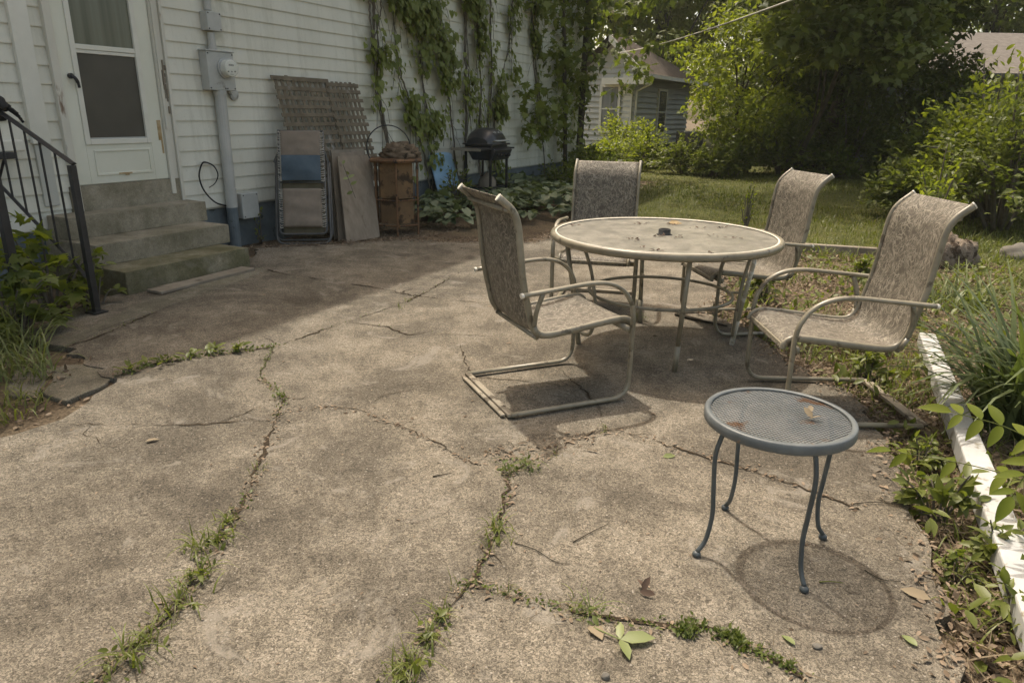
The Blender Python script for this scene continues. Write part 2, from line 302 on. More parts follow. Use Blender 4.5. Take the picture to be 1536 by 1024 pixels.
MATS['ground'] = m

# ------------------------------------------------------------------ mesh building
class MB:
    def __init__(s): s.v = []; s.f = []; s.uv = None
    def n(s): return len(s.v)
    def add(s, vs, fs):
        o = len(s.v); s.v += [tuple(map(float, p)) for p in vs]; s.f += [tuple(o+i for i in q) for q in fs]
    def hexa(s, p):           # 8 points: bottom loop, top loop
        s.add(p, [(3, 2, 1, 0), (4, 5, 6, 7), (0, 1, 5, 4), (1, 2, 6, 5), (2, 3, 7, 6), (3, 0, 4, 7)])
    def box(s, x0, x1, y0, y1, z0, z1):
        s.hexa([(x0, y0, z0), (x1, y0, z0), (x1, y1, z0), (x0, y1, z0), (x0, y0, z1), (x1, y0, z1), (x1, y1, z1), (x0, y1, z1)])
    def hbox(s, d0, d1, n0, n1, z0, z1):   # box in the house frame
        q = [hs(d, n, z) for z in (z0, z1) for d, n in ((d0, n0), (d0, n1), (d1, n1), (d1, n0))]
        s.hexa(q)
    def tube(s, path, r, k=8, up=None, cap=True):
        """r: radius, list of radii or (side, in-plane) pair; up: side axis of a planar path"""
        P = np.array(path, float); m = len(P)
        if isinstance(r, tuple): rx = np.full(m, r[0]); ry = np.full(m, r[1])
        elif isinstance(r, (list, np.ndarray)): rx = np.array(r, float); ry = rx
        else: rx = np.full(m, r); ry = rx
        T = np.gradient(P, axis=0); T /= np.linalg.norm(T, axis=1)[:, None]+1e-12
        if up is not None: b = np.array(up, float)
        else:
            b = np.array([0, 0, 1.]) if abs(T[0][2]) < .9 else np.array([1., 0, 0])
        vs = []; fs = []
        for i in range(m):
            b = b - T[i]*(b @ T[i]); nb = np.linalg.norm(b)
            b = b/nb if nb > 1e-6 else np.array([1., 0, 0])
            nn = np.cross(T[i], b)
            for j in range(k):
                a = 2*PI*j/k
                vs.append(P[i]+b*math.cos(a)*rx[i]+nn*math.sin(a)*ry[i])
        for i in range(m-1):
            for j in range(k):
                j2 = (j+1) % k
                fs.append((i*k+j, i*k+j2, (i+1)*k+j2, (i+1)*k+j))
        if cap:
            fs.append(tuple(range(k-1, -1, -1))); fs.append(tuple((m-1)*k+j for j in range(k)))
        s.add(vs, fs)
    def lathe(s, prof, c=(0, 0, 0), k=32, closed=False, sx=1, sy=1):
        vs = []; fs = []; m = len(prof)
        for (r, z) in prof:
            for j in range(k):
                a = 2*PI*j/k; vs.append((c[0]+r*math.cos(a)*sx, c[1]+r*math.sin(a)*sy, c[2]+z))
        for i in range(m if closed else m-1):
            i2 = (i+1) % m
            for j in range(k):
                j2 = (j+1) % k; fs.append((i*k+j, i*k+j2, i2*k+j2, i2*k+j))
        s.add(vs, fs)
    def prism(s, poly, z0, z1):
        m = len(poly)
        s.add([(p[0], p[1], z0) for p in poly]+[(p[0], p[1], z1) for p in poly],
              [tuple(range(m-1, -1, -1)), tuple(range(m, 2*m))]+[(i, (i+1) % m, m+(i+1) % m, m+i) for i in range(m)])
    def grid(s, pts):          # pts: rows x cols x 3
        R, C_ = len(pts), len(pts[0])
        s.add([p for row in pts for p in row], [(i*C_+j, i*C_+j+1, (i+1)*C_+j+1, (i+1)*C_+j) for i in range(R-1) for j in range(C_-1)])
    def build(s, name, mat, parent=None, smooth=False, bevel=0, loc=None, rotz=0, solid=0, autos=None):
        me = bpy.data.meshes.new(name); me.from_pydata(s.v, [], s.f); me.validate()
        bm = bmesh.new(); bm.from_mesh(me); bmesh.ops.recalc_face_normals(bm, faces=bm.faces); bm.to_mesh(me); bm.free()
        return finish(name, me, mat, parent, smooth, bevel, loc, rotz, solid)

def finish(name, me, mat, parent=None, smooth=False, bevel=0, loc=None, rotz=0, solid=0):
    me.materials.append(MATS[mat] if isinstance(mat, str) else mat)
    if smooth: me.polygons.foreach_set('use_smooth', np.ones(len(me.polygons), bool))
    o = bpy.data.objects.new(name, me); COL.objects.link(o)
    if parent is not None: o.parent = parent
    if loc is not None: o.location = loc
    if rotz: o.rotation_euler = (0, 0, rotz)
    if solid:
        md = o.modifiers.new('s', 'SOLIDIFY'); md.thickness = solid; md.offset = 0
    if bevel:
        md = o.modifiers.new('b', 'BEVEL'); md.width = bevel; md.segments = 2; md.limit_method = 'ANGLE'; md.angle_limit = rad(40)
    return o

def tag(o, label, cat, group=None):
    o['label'] = label; o['category'] = cat
    if group: o['group'] = group
    return o
def thing(name, label, cat, loc=(0, 0, 0), rotz=0, group=None):
    o = bpy.data.objects.new(name, None); COL.objects.link(o); o.empty_display_size = .1
    o.location = loc; o.rotation_euler = (0, 0, rotz)
    return tag(o, label, cat, group)
def struct(o): o['kind'] = 'structure'; return o
def stuff(o, label, cat):
    o['kind'] = 'stuff'; o['label'] = label; o['category'] = cat; return o
def wchild(o, t):      # mesh given in world coordinates, hung under thing t without moving it
    o.parent = t
    o.matrix_parent_inverse = (Matrix.Translation(t.location) @ Matrix.Rotation(t.rotation_euler[2], 4, 'Z')).inverted()
    return o

def fillet(pts, r, seg=6):
    P = [np.array(p, float) for p in pts]; out = [P[0]]
    rr = r if isinstance(r, list) else [r]*(len(P)-2)
    for i in range(1, len(P)-1):
        a, b, c = P[i-1], P[i], P[i+1]; q = rr[i-1]
        u = (a-b)/np.linalg.norm(a-b); w = (c-b)/np.linalg.norm(c-b)
        q = min(q, .49*np.linalg.norm(a-b), .49*np.linalg.norm(c-b))
        s, e = b+u*q, b+w*q
        for k in range(seg+1):
            t = k/seg; out.append((1-t)**2*s+2*t*(1-t)*b+t*t*e)
    out.append(P[-1]); return out
def spline(pts, n=8):
    P = [np.array(p, float) for p in pts]; P = [2*P[0]-P[1]]+P+[2*P[-1]-P[-2]]; out = []
    for i in range(1, len(P)-2):
        for k in range(n):
            t = k/n; a, b, c, d = P[i-1:i+3]
            out.append(.5*((2*b)+(-a+c)*t+(2*a-5*b+4*c-d)*t*t+(-a+3*b-3*c+d)*t**3))
    out.append(P[-2]); return out

# ------------------------------------------------------------------ leaves
def T_(vs, fs): return np.array(vs, float), fs
LEAF4 = T_([(0, 0, 0), (.42, .30, .07), (1, 0, -.05), (.42, -.30, .07)], [(0, 3, 2), (0, 2, 1)])
LEAF8 = T_([(0, 0, 0), (.28, .20, .05), (.28, 0, 0), (.28, -.20, .05), (.66, .19, .03), (.66, 0, -.02), (.66, -.19, .03), (1, 0, -.10)],
           [(0, 2, 1), (0, 3, 2), (1, 2, 5, 4), (2, 3, 6, 5), (4, 5, 7), (5, 6, 7)])
def leaf_n(k=7, w=.19, pw=.8):
    vs = [(0, 0, 0)]; fs = []
    for i in range(1, k):
        t = i/k; ww = w*(math.sin(PI*t**pw))**.85; z = -.22*t*t
        vs += [(t, ww, z+.34*ww), (t, 0, z), (t, -ww, z+.34*ww)]
    vs.append((1, 0, -.22)); L_ = len(vs)-1
    fs += [(0, 2, 1), (0, 3, 2)]
    for i in range(k-2):
        o = 1+3*i; fs += [(o, o+1, o+4, o+3), (o+1, o+2, o+5, o+4)]
    o = 1+3*(k-2); fs += [(o, o+1, L_), (o+1, o+2, L_)]
    return T_(vs, fs)
LEAFN = leaf_n()
HEART = T_([(0, 0, 0), (-.12, .22, .03), (.12, .44, .05), (.45, .38, .03), (.8, .17, -.03), (1, 0, -.10), (.8, -.17, -.03), (.45, -.38, .03), (.12, -.44, .05), (-.12, -.22, .03), (.45, 0, -.05)],
           [(0, 10, 2, 1), (10, 3, 2), (10, 4, 3), (10, 5, 4), (10, 6, 5), (10, 7, 6), (10, 8, 7), (0, 9, 8, 10)])
LOBED = T_([(0, 0, 0), (-.05, .28, -.02), (.22, .24, .03), (.30, .55, -.04), (.50, .24, .03), (.62, .30, 0), (.66, .13, .02), (1, 0, -.10), (.66, -.13, .02), (.62, -.30, 0), (.50, -.24, .03), (.30, -.55, -.04), (.22, -.24, .03), (-.05, -.28, -.02), (.40, 0, 0)],
           [(0, 14, 2, 1), (14, 3, 2), (14, 4, 3), (14, 5, 4), (14, 6, 5), (14, 7, 6), (14, 8, 7), (14, 9, 8), (14, 10, 9), (14, 11, 10), (14, 12, 11), (0, 13, 12, 14)])
def blade(bend, w=.035, seg=4):
    vs = []; fs = []
    x = z = 0.0; a = PI/2*.95
    pts = [(0, 0)]
    for i in range(seg):
        a -= bend/seg; x += math.cos(a)/seg; z += math.sin(a)/seg; pts.append((x, z))
    for i, (x, z) in enumerate(pts):
        ww = w*(1-(i/seg)**1.6)+.002
        vs += [(x, ww, z), (x, -ww, z)]
    for i in range(seg): fs.append((2*i, 2*i+1, 2*i+3, 2*i+2))
    return T_(vs, fs)
def frames(dirs, normals):
    x = dirs/(np.linalg.norm(dirs, axis=1)[:, None]+1e-9)
    z = normals-x*(x*normals).sum(1)[:, None]; z /= np.linalg.norm(z, axis=1)[:, None]+1e-9
    y = np.cross(z, x)
    return np.stack([x, y, z], 2)        # columns
class Leaves:
    def __init__(s): s.V = []; s.F = []; s.n = 0
    def put(s, tpl, P, dirs, normals, size):
        tv, tf = tpl; R = frames(np.asarray(dirs, float), np.asarray(normals, float)); P = np.asarray(P, float)
        S = np.broadcast_to(np.asarray(size, float), (len(P),))
        v = np.einsum('nij,kj->nki', R, tv)*S[:, None, None]+P[:, None, :]
        off = s.n+np.arange(len(P))*len(tv)
        s.V.append(v.reshape(-1, 3))
        for f in tf: s.F.append(off[:, None]+np.array(f)[None, :])
        s.n += len(P)*len(tv)
    def build(s, name, mat, parent=None, smooth=False, world=False):
        V = np.concatenate(s.V); me = bpy.data.meshes.new(name)
        cnt = [f.shape[1] for f in s.F for _ in range(len(f))]
        idx = np.concatenate([f.reshape(-1) for f in s.F])
        cnt = np.array(cnt); start = np.concatenate([[0], np.cumsum(cnt)[:-1]])
        me.vertices.add(len(V)); me.vertices.foreach_set('co', V.reshape(-1).astype(np.float32))
        me.loops.add(len(idx)); me.loops.foreach_set('vertex_index', idx.astype(np.int32))
        me.polygons.add(len(cnt)); me.polygons.foreach_set('loop_start', start.astype(np.int32))
        me.update(calc_edges=True)
        o = finish(name, me, mat, None if world else parent, smooth)
        if world and parent is not None: wchild(o, parent)
        return o
def rng(seed): return np.random.default_rng(seed)
def rdir(r, n, up=0.0):
    d = r.normal(size=(n, 3)); d /= np.linalg.norm(d, axis=1)[:, None]; d[:, 2] += up
    return d/np.linalg.norm(d, axis=1)[:, None]
def in_poly(x, y, poly):
    P = np.array(poly); c = np.zeros(len(x), bool); j = len(P)-1
    for i in range(len(P)):
        xi, yi, xj, yj = P[i][0], P[i][1], P[j][0], P[j][1]
        t = ((yi > y) != (yj > y)) & (x < (xj-xi)*(y-yi)/(yj-yi+1e-12)+xi); c ^= t; j = i
    return c
def rand_in(r, poly, n):
    P = np.array(poly); lo, hi = P.min(0), P.max(0); out = np.zeros((0, 2))
    while len(out) < n:
        q = r.uniform(lo, hi, (n*3, 2)); out = np.concatenate([out, q[in_poly(q[:, 0], q[:, 1], poly)]])
    return out[:n]

def crown_clumps(L, r, clumps, per, size, tpl=LEAF4, flat=.55, droop=-.25, out=.5):
    """clumps: (n,4) centre + radius; leaves gather towards the shell of each clump"""
    for c in clumps:
        n = int(per*max(.3, c[3])**2/.25)
        d = rdir(r, n); q = c[3]*(r.uniform(.25, 1, n)**.5)
        p = c[:3]+d*q[:, None]*np.array([1, 1, flat])
        dirs = d*out+rdir(r, n)*.7; dirs[:, 2] += droop
        nor = rdir(r, n)*.55+np.array([0, 0, 1.0])
        L.put(tpl, p, dirs, nor, size*r.uniform(.6, 1.25, n))

def make_tree(name, label, cat, base, h, centre, radii, n_cl, cl_r, per, size, mat, seed, trunk_r=.15, group=None, tpl=LEAF4, shell=.55, limbs=8, hang=0, keep=None, flat=.55):
    r = rng(seed); t = thing(name, label, cat, (base[0], base[1], -.03), 0, group)
    c = np.array(centre, float); R = np.array(radii, float)
    cl = []
    while len(cl) < n_cl:
        d = rdir(r, 1)[0]; p = c+d*R*(r.uniform(shell, 1.0))
        if keep is None or keep(p): cl.append(list(p)+[cl_r*r.uniform(.6, 1.35)])
    cl = np.array(cl)
    tr = MB(); b = np.array([base[0], base[1], -.1]); top = np.array([c[0], c[1], c[2]+.3*R[2]])
    mid = b*.5+top*.5+np.append(r.normal(size=2)*.03*h, 0)
    path = spline([b, b*.75+mid*.25+np.append(r.normal(size=2)*.02*h, 0), mid, top], 5)
    m = len(path); tr.tube(path, [trunk_r*(1.25-.95*i/(m-1)) for i in range(m)], 9)
    for i in range(limbs):
        q = cl[i*len(cl)//limbs][:3]; k = int(m*r.uniform(.35, .8)); s = path[k]
        tr.tube(spline([s, s*.5+q*.5+np.array([0, 0, .08*h*r.uniform(-.3, 1)]), q], 5), [trunk_r*.42*(1-.8*j/10) for j in range(11)], 6)
    wchild(tr.build('trunk', 'bark', None, True), t)
    L = Leaves(); crown_clumps(L, r, cl, per, size, tpl, flat)
    L.build('crown', mat, t, world=True)
    return t

def make_shrub(name, label, base, h, rx, ry, mat, seed, n_tw=70, size=.09, tpl=LEAF4, per=16, group=None, droop=-.1, cat='shrub', stems=6, lean=(0, 0)):
    """twiggy shrub: arching twigs that carry leaves on both sides"""
    r = rng(seed); t = thing(name, label, cat, (base[0], base[1], -.03), 0, group)
    L = Leaves(); st = MB(); b = np.array([base[0], base[1], -.05])
    for i in range(n_tw):
        d = rdir(r, 1, .35)[0]; d[2] = abs(d[2])
        q = r.uniform(.45, 1.0)
        tip = b+np.array([d[0]*rx*q+lean[0]*d[2], d[1]*ry*q+lean[1]*d[2], .12*h+d[2]*h*q*.95])
        o = b+np.array([d[0]*rx*.2*q, d[1]*ry*.2*q, .1*h*r.uniform(0, 1)])
        ctl = o*.5+tip*.5+np.array([0, 0, .12*h])
        pts = np.array(spline([o, ctl, tip], 6)); m = len(pts)
        if i < stems*3: st.tube(pts, [.012*h*(1-.8*k/(m-1))+.002 for k in range(m)], 5)
        tt = r.uniform(.30, 1, per)**.7*(m-1); ii = np.minimum(tt.astype(int), m-2); fr = (tt-ii)[:, None]
        p = pts[ii]*(1-fr)+pts[ii+1]*fr+r.normal(size=(per, 3))*.03*h
        tan = pts[ii+1]-pts[ii]; tan /= np.linalg.norm(tan, axis=1)[:, None]
        side = np.cross(tan, [0, 0, 1]); side *= np.where(np.arange(per) % 2, 1, -1)[:, None]
        dirs = tan*.5+side*.8+r.normal(size=(per, 3))*.35; dirs[:, 2] += droop
        nor = np.array([0, 0, 1.])+r.normal(size=(per, 3))*.4
        L.put(tpl, p, dirs, nor, size*r.uniform(.55, 1.25, per))
    wchild(st.build('stem', 'vine_bark', None, True), t)
    L.build('foliage', mat, t, world=True)
    return t

# ================================================================== camera, sky, sun
cam = bpy.data.cameras.new('camera'); co = bpy.data.objects.new('camera', cam); COL.objects.link(co)
PITCH, ROLL = rad(18.03), rad(.94)
fw = Vector((0, math.cos(PITCH), -math.sin(PITCH))); rt = Vector((1, 0, 0)); up = Vector((0, math.sin(PITCH), math.cos(PITCH)))
cx = math.cos(ROLL)*rt+math.sin(ROLL)*up; cy = math.cos(ROLL)*up-math.sin(ROLL)*rt
M = Matrix.Identity(4)
for i in range(3): M[i][0], M[i][1], M[i][2] = cx[i], cy[i], -fw[i]
M[2][3] = 1.40; co.matrix_world = M
cam.sensor_width = 36.0; cam.lens = 1054.0/1536*36; cam.clip_start = .05; cam.clip_end = 600
sc.camera = co

SUN_EL = rad(65.5); SUN_H = np.array([-.475, .88]); SUN_H /= np.linalg.norm(SUN_H)
sv = Vector((SUN_H[0]*math.cos(SUN_EL), SUN_H[1]*math.cos(SUN_EL), math.sin(SUN_EL)))
sl = bpy.data.lights.new('sun', 'SUN'); sl.energy = 2.2; sl.angle = rad(1.1); sl.color = (1.0, .94, .84)
so = bpy.data.objects.new('sun', sl); COL.objects.link(so); so.rotation_euler = (-sv).to_track_quat('-Z', 'Y').to_euler(); so.location = (-10, 20, 40)
w = bpy.data.worlds.new('World'); sc.world = w; w.use_nodes = True
bg = w.node_tree.nodes['Background']
sky = w.node_tree.nodes.new('ShaderNodeTexSky'); sky.sky_type = 'NISHITA'; sky.sun_disc = False
sky.sun_elevation = SUN_EL; sky.sun_rotation = math.atan2(SUN_H[0], SUN_H[1]) % (2*PI)
sky.air_density = .8; sky.dust_density = 4.0; sky.ozone_density = .4
tint = w.node_tree.nodes.new('ShaderNodeMix'); tint.data_type = 'RGBA'; tint.blend_type = 'MULTIPLY'; tint.inputs[0].default_value = 1.0
tint.inputs[7].default_value = (1.36, 1.20, .93, 1)
w.node_tree.links.new(sky.outputs[0], tint.inputs[6]); w.node_tree.links.new(tint.outputs[2], bg.inputs[0]); bg.inputs[1].default_value = .15
vs_ = sc.view_settings; vs_.view_transform = 'Standard'; vs_.look = 'None'; vs_.gamma = 1.0; vs_.exposure = 0.0
vs_.use_curve_mapping = False
EXPO = .88
vs_.exposure = EXPO

# ================================================================== ground and patio
def gnoise(x, y): return np.sin(x*2.1+1.3*np.sin(y*1.7))*np.cos(y*2.6+np.sin(x*1.1)*1.5)*.5+np.sin(x*5.3+y*3.1)*np.cos(y*6.1-x*2.2)*.25
BED_LINE = [(1.0, 12.0), (1.4, 9.2), (2.2, 8.1), (3.15, 7.86), (4.08, 7.63), (5.4, 7.1), (30, 6.0)]
def lawn_mask(x, y):
    yl = np.interp(x, [p[0] for p in BED_LINE], [p[1] for p in BED_LINE])
    a = np.clip((y-yl)/.35+.35, 0, 1)
    a *= np.clip((x-.3-(y-9)*.06)/.5+(y > 17.5), 0, 1)
    wall = (x-P0[0])*NV[0]+(y-P0[1])*NV[1]+9*(((x-P0[0])*DV[0]+(y-P0[1])*DV[1]) > 10.6)
    a *= np.clip((wall-1.5)/.6, 0, 1)
    b = .55*np.clip((x-2.9)/.6, 0, 1)*(y < yl)*(y > .3)
    return np.maximum(a, b)
xs = np.concatenate([[-120, -70, -40, -22, -13, -9], np.arange(-7, 16.01, .22), [18, 22, 28, 40, 60, 90, 140]])
ys = np.concatenate([[-60, -30, -15, -8, -5], np.arange(-3, 25.01, .22), [27, 30, 36, 45, 60, 90, 150, 220]])
X, Y = np.meshgrid(xs, ys)
def gz_(x, y): return -.045+.022*gnoise(x, y)+.038*np.exp(-((x+2.5)**2+(y-3.75)**2)/.22)+.03*np.clip((x-2.6)/.8, 0, 1)*np.clip((7.8-y)/.8, 0, 1)
Z = gz_(X, Y)
gb = MB(); gb.grid(np.stack([X, Y, Z], 2).tolist())
ground = struct(gb.build('ground', 'ground', None, True))
at = ground.data.attributes.new('lawn', 'FLOAT', 'POINT')
gv = np.array(gb.v); at.data.foreach_set('value', lawn_mask(gv[:, 0], gv[:, 1]).astype(np.float32))

def jag(poly, step=.12, amp=.02, seed=1, closed=True):
    r = rng(seed); out = []; n = len(poly)
    for i in range(n if closed else n-1):
        a, b = np.array(poly[i]), np.array(poly[(i+1) % n]); L = np.linalg.norm(b-a); k = max(1, int(L/step))
        for j in range(k):
            p = a+(b-a)*j/k
            out.append(tuple(p+r.normal(size=2)*amp*(0 if L > 4 else 1)*(1 if j else .3)))
    if not closed: out.append(tuple(poly[-1]))
    return out
pb = MB(); pb.prism(jag(PATIO, .07, .022, 3), -.12, 0.0)
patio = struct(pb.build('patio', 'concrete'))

def crack_strip(line, w, seed, z=.004):
    r = rng(seed); pts = np.array(jag(line, .030, .0080, seed, False)); t = np.gradient(pts, axis=0)
    t /= np.linalg.norm(t, axis=1)[:, None]+1e-9; nn = np.stack([-t[:, 1], t[:, 0]], 1); m = len(pts)
    ph = r.uniform(0, 6); k = np.arange(m)
    ww = w*np.clip(.55+.5*np.sin(k*.37+ph)+.45*np.sin(k*.13+2*ph)+r.normal(size=m)*.28, .10, 2.0)
    ww[0] *= .3; ww[-1] *= .3
    a = pts+nn*ww[:, None]*.5; b = pts-nn*ww[:, None]*.5
    mb = MB(); mb.grid([[(p[0], p[1], z), (q[0], q[1], z)] for p, q in zip(a, b)])
    return mb
CW = [.013, .009, .011, .012, .012, .011, .006, .0065, .0095, .013, .006, .008, .007, .011, .008, .006]
for i, (l, w_) in enumerate(zip(CRACKS, CW)):
    c = crack_strip(l, w_, 40+i).build('crack', 'crack_soil', patio)
# minor hairlines running off the main cracks
r = rng(77)
for i in range(80):
    l = CRACKS[r.integers(0, 13)]; a = np.array(l[r.integers(0, len(l))]); th = r.uniform(0, 2*PI); L = r.uniform(.08, .3)
    q = [tuple(a), tuple(a+L*.5*np.array([math.cos(th), math.sin(th)])+r.normal(size=2)*.02), tuple(a+L*np.array([math.cos(th+.3), math.sin(th+.3)]))]
    crack_strip(q, .0028, 200+i, .0035).build('crack', 'crack_soil', patio)

for nm, poly, z, lab in (('paving_slab', STRIP1, .005, None), ):
    s = MB(); s.prism(jag(poly, .15, .008, 5), -.08, z)
    struct(s.build('walkway', 'slab_concrete', bevel=.006))
s = MB(); s.prism(jag(FLAG1, .08, .012, 6), -.08, -.008); tag(s.build('flagstone', 'slab_concrete', bevel=.008), 'larger rounded flagstone set in dirt at the left end of the patio', 'flagstone')
s = MB(); s.prism(jag(FLAG2, .08, .012, 7), -.08, -.012); tag(s.build('flagstone', 'slab_concrete', bevel=.008), 'flagstone half hidden by weeds at the left edge, behind the larger one', 'flagstone')
# dark strip of old board lying along the foot of the steps
s = MB(); q = [hs(-1.95, 1.10, 0)[:2], hs(-.95, 1.07, 0)[:2], hs(-.95, 1.22, 0)[:2], hs(-1.95, 1.27, 0)[:2]]
s.prism([tuple(p) for p in jag([tuple(map(float, p)) for p in q], .2, .006, 9)], 0.004, .028)
tag(s.build('wood_plank', 'old_wood', bevel=.004), 'dark flat plank lying on the concrete along the foot of the bottom step', 'plank')

# ================================================================== the white house
COURSE = .143; SB = .414
house = thing('white_house', 'white two storey house with horizontal siding, grey foundation and a storm door', 'house', tuple(hs(0, 0, 0)))
D0, D1, HT = -9.0, 10.0, 5.75
wb = MB(); nz_ = int((HT-SB)/COURSE)+1
rows = []
for i in range(nz_):
    z0 = SB+i*COURSE; z1 = z0+COURSE
    for n, z in ((.004, z0), (.017, z0), (.018, z0+.008), (.005, z1)):
        rows.append([hs(D0, n, z), hs(-3, n, z), hs(3, n, z), hs(D1, n, z)])
wb.grid(rows)
# end wall at the far corner and the back
e0, e1 = hs(D1, 0.004, 0), hs(D1, -7, 0)
wchild(wb.build('siding_wall', 'siding'), house)
wb = MB(); wb.hbox(D0, D1, -7, -.012, SB-.02, HT+.1); wchild(wb.build('inner_wall', 'siding_far'), house)
wb = MB(); wb.hbox(D1-.02, D1+.012, -.06, .024, SB, HT); wchild(wb.build('corner_board', 'white_trim'), house)
wb = MB(); wb.hbox(D0, D1-.02, -6.9, -.025, -.4, SB-.004); wchild(wb.build('foundation', 'foundation'), house)
wb = MB()
for a, b, c, d in ((.42, HT-.02, .42, HT+.10),):
    wb.hbox(D0-.3, D1+.3, -7.4, .42, HT, HT+.16)
q = []
ridge = HT+2.6
for d in (D0-.3, D1+.3): q += [hs(d, .46, HT+.12), hs(d, -3.5, ridge), hs(d, -7.46, HT+.12)]
wb.add(q, [(0, 1, 4, 3), (1, 2, 5, 4), (0, 2, 1), (3, 4, 5)])
wchild(wb.build('roof', 'shingle_grey'), house)

# door
DL, DR, DB, DT = -1.68, -.785, .745, 2.74
fr = MB(); fr.hbox(DL-.065, DL, 0, .055, .53, DT+.08); fr.hbox(DL-.065, DR+.12, 0, .052, DT, DT+.1)
wchild(fr.build('door_casing', 'peeling_trim', bevel=.004), house)
fr = MB(); fr.hbox(DR, DR+.045, 0, .058, .60, DT-.002); fr.hbox(DR+.047, DR+.10, 0, .040, .53, DT-.002); fr.hbox(DR+.102, DR+.135, 0, .062, .53, DT-.002)
fr.hbox(DR+.01, DR+.03, .058, .075, 1.2, DT-.004)
wchild(fr.build('door_casing', 'peeling_trim', bevel=.004), house)['label'] = 'right door casing with flaking paint and bare wood'
# flakes of bare grey wood on the right casing
r = rng(5)
for i in range(16):
    z = r.uniform(1.30, 1.75); d = DR+.052+r.uniform(0, .035); fb = MB()
    fb.hbox(d, d+r.uniform(.008, .02), .0405, .0425+r.uniform(0, .012), z, z+r.uniform(.03, .12)); wchild(fb.build('peeling_paint', 'old_wood'), house)
door = MB()
gl, gr_, gb_, gt_ = -1.516, -.972, 1.124, 2.60
door.hbox(DL+.004, gl-.045, .004, .034, DB+.003, DT-.006); door.hbox(gr_+.045, DR-.004, .004, .034, DB+.003, DT-.006)
door.hbox(gl-.045, gr_+.045, .004, .034, DB+.003, gb_-.045); door.hbox(gl-.045, gr_+.045, .004, .034, gt_+.03, DT-.006)
dr = wchild(door.build('storm_door', 'door_paint', bevel=.003), house)
def dchild(mb, nm, mt, bevel=0):
    o = mb.build(nm, mt, bevel=bevel); o.parent = dr; o.matrix_parent_inverse = (house_inv) ; return o
house_inv = Matrix.Identity(4)
q = MB()
q.hbox(gl-.045, gl, .010, .046, gb_-.045, gt_+.03); q.hbox(gr_, gr_+.045, .010, .046, gb_-.045, gt_+.03)
q.hbox(gl, gr_, .010, .046, gb_-.045, gb_); q.hbox(gl, gr_, .010, .042, 1.845, 1.885); q.hbox(gl, gr_, .010, .036, 1.815, 1.843)
dchild(q, 'window_frame', 'white_trim', .004)
q = MB(); q.hbox(gl, gr_, .004, .024, 1.885, gt_); dchild(q, 'pane', 'pane_curtain')
q = MB(); q.hbox(gl, gr_, .004, .024, gb_+.012, 1.815); dchild(q, 'insect_screen', 'pane_screen')
q = MB(); q.hbox(gl, gr_, .010, .030, gb_, gb_+.012); dchild(q, 'sill', 'meter_grey')
q = MB()   # raised moulding of the lower panel
a0, a1, z0, z1 = -1.50, -.955, .815, 1.035
for b in ((a0, a1, z1-.018, z1), (a0, a1, z0, z0+.022), (a0, a0+.018, z0+.022, z1-.018), (a1-.018, a1, z0+.022, z1-.018)): q.hbox(b[0], b[1], .034, .042, b[2], b[3])
dchild(q, 'panel_moulding', 'door_paint', .004)
q = MB(); q.hbox(-1.30, -1.17, .0425, .0445, .818, .832); q.hbox(-1.24, -1.20, .0425, .0445, .806, .818); dchild(q, 'rust_streak', 'rust_stain')
q = MB(); q.hbox(-.845, -.805, .0345, .036, 1.10, 1.28); q.hbox(-.822, -.803, .0345, .036, .98, 1.10); dchild(q, 'rust_streak', 'rust_stain')
q = MB(); hc = hs(-1.60, .036, 1.63)
q.tube([hc, hs(-1.60, .06, 1.63)], .022, 12); q.tube(spline([hs(-1.60, .055, 1.63), hs(-1.585, .075, 1.615), hs(-1.565, .075, 1.58), hs(-1.555, .07, 1.54)], 4), [.014]*9+[.011]*4, 8)
dchild(q, 'door_handle', 'black_metal')
for o in list(dr.children): o.matrix_parent_inverse = dr.matrix_parent_inverse.inverted() if False else Matrix.Identity(4)

# white trim board on the left of the door, lower end cut off above a stub
q = MB(); q.hbox(-2.0, -1.855, 0, .05, 1.10, HT-.05); wchild(q.build('trim_board', 'white_trim', bevel=.004), house)
q = MB(); q.hbox(-1.985, -1.865, 0, .036, .60, 1.09); wchild(q.build('trim_board', 'siding_far', bevel=.004), house)['label'] = 'greyer lower stub of the trim board'

# ------------------------------------------------------------------ concrete steps
st = thing('concrete_steps', 'mossy concrete stairs of three treads with a riser below the white door', 'steps', tuple(hs(-1.4, .5, 0)))
def rough_block(d0, d1, n0, n1, z0, z1, seed, seg=.06):
    r = rng(seed)
    q = MB(); q.hbox(d0, d1, n0, n1, z0, z1)
    me = bpy.data.meshes.new('t'); me.from_pydata(q.v, [], q.f); bm = bmesh.new(); bm.from_mesh(me); bpy.data.meshes.remove(me)
    bmesh.ops.recalc_face_normals(bm, faces=bm.faces)
    bmesh.ops.bevel(bm, geom=bm.edges[:], offset=.004, segments=2, affect='EDGES')
    bmesh.ops.subdivide_edges(bm, edges=[e for e in bm.edges if e.calc_length() > .2], cuts=18, use_grid_fill=True)
    from mathutils import noise as mn
    for v in bm.verts:
        v.co += v.normal*(mn.noise(v.co*7)*.004+mn.noise(v.co*25)*.0012)
    return bm
def bm_obj(bm, nm, mt, smooth=False):
    me = bpy.data.meshes.new(nm); bm.to_mesh(me); bm.free(); return finish(nm, me, mt, None, smooth)
for nm, a in (('tread', (-2.07, -.83, .04, 1.043, -.06, .178)), ('tread', (-2.045, -.715, .04, .688, .178, .347)), ('tread', (-2.0, -.63, .04, .312, .347, .53)), ('riser', (-1.76, -.66, -.02, .045, .52, .742))):
    wchild(bm_obj(rough_block(*a, seed=int(abs(a[1])*100)), nm, 'mossy_concrete' if a[5] < .2 else 'step_concrete', False), st)

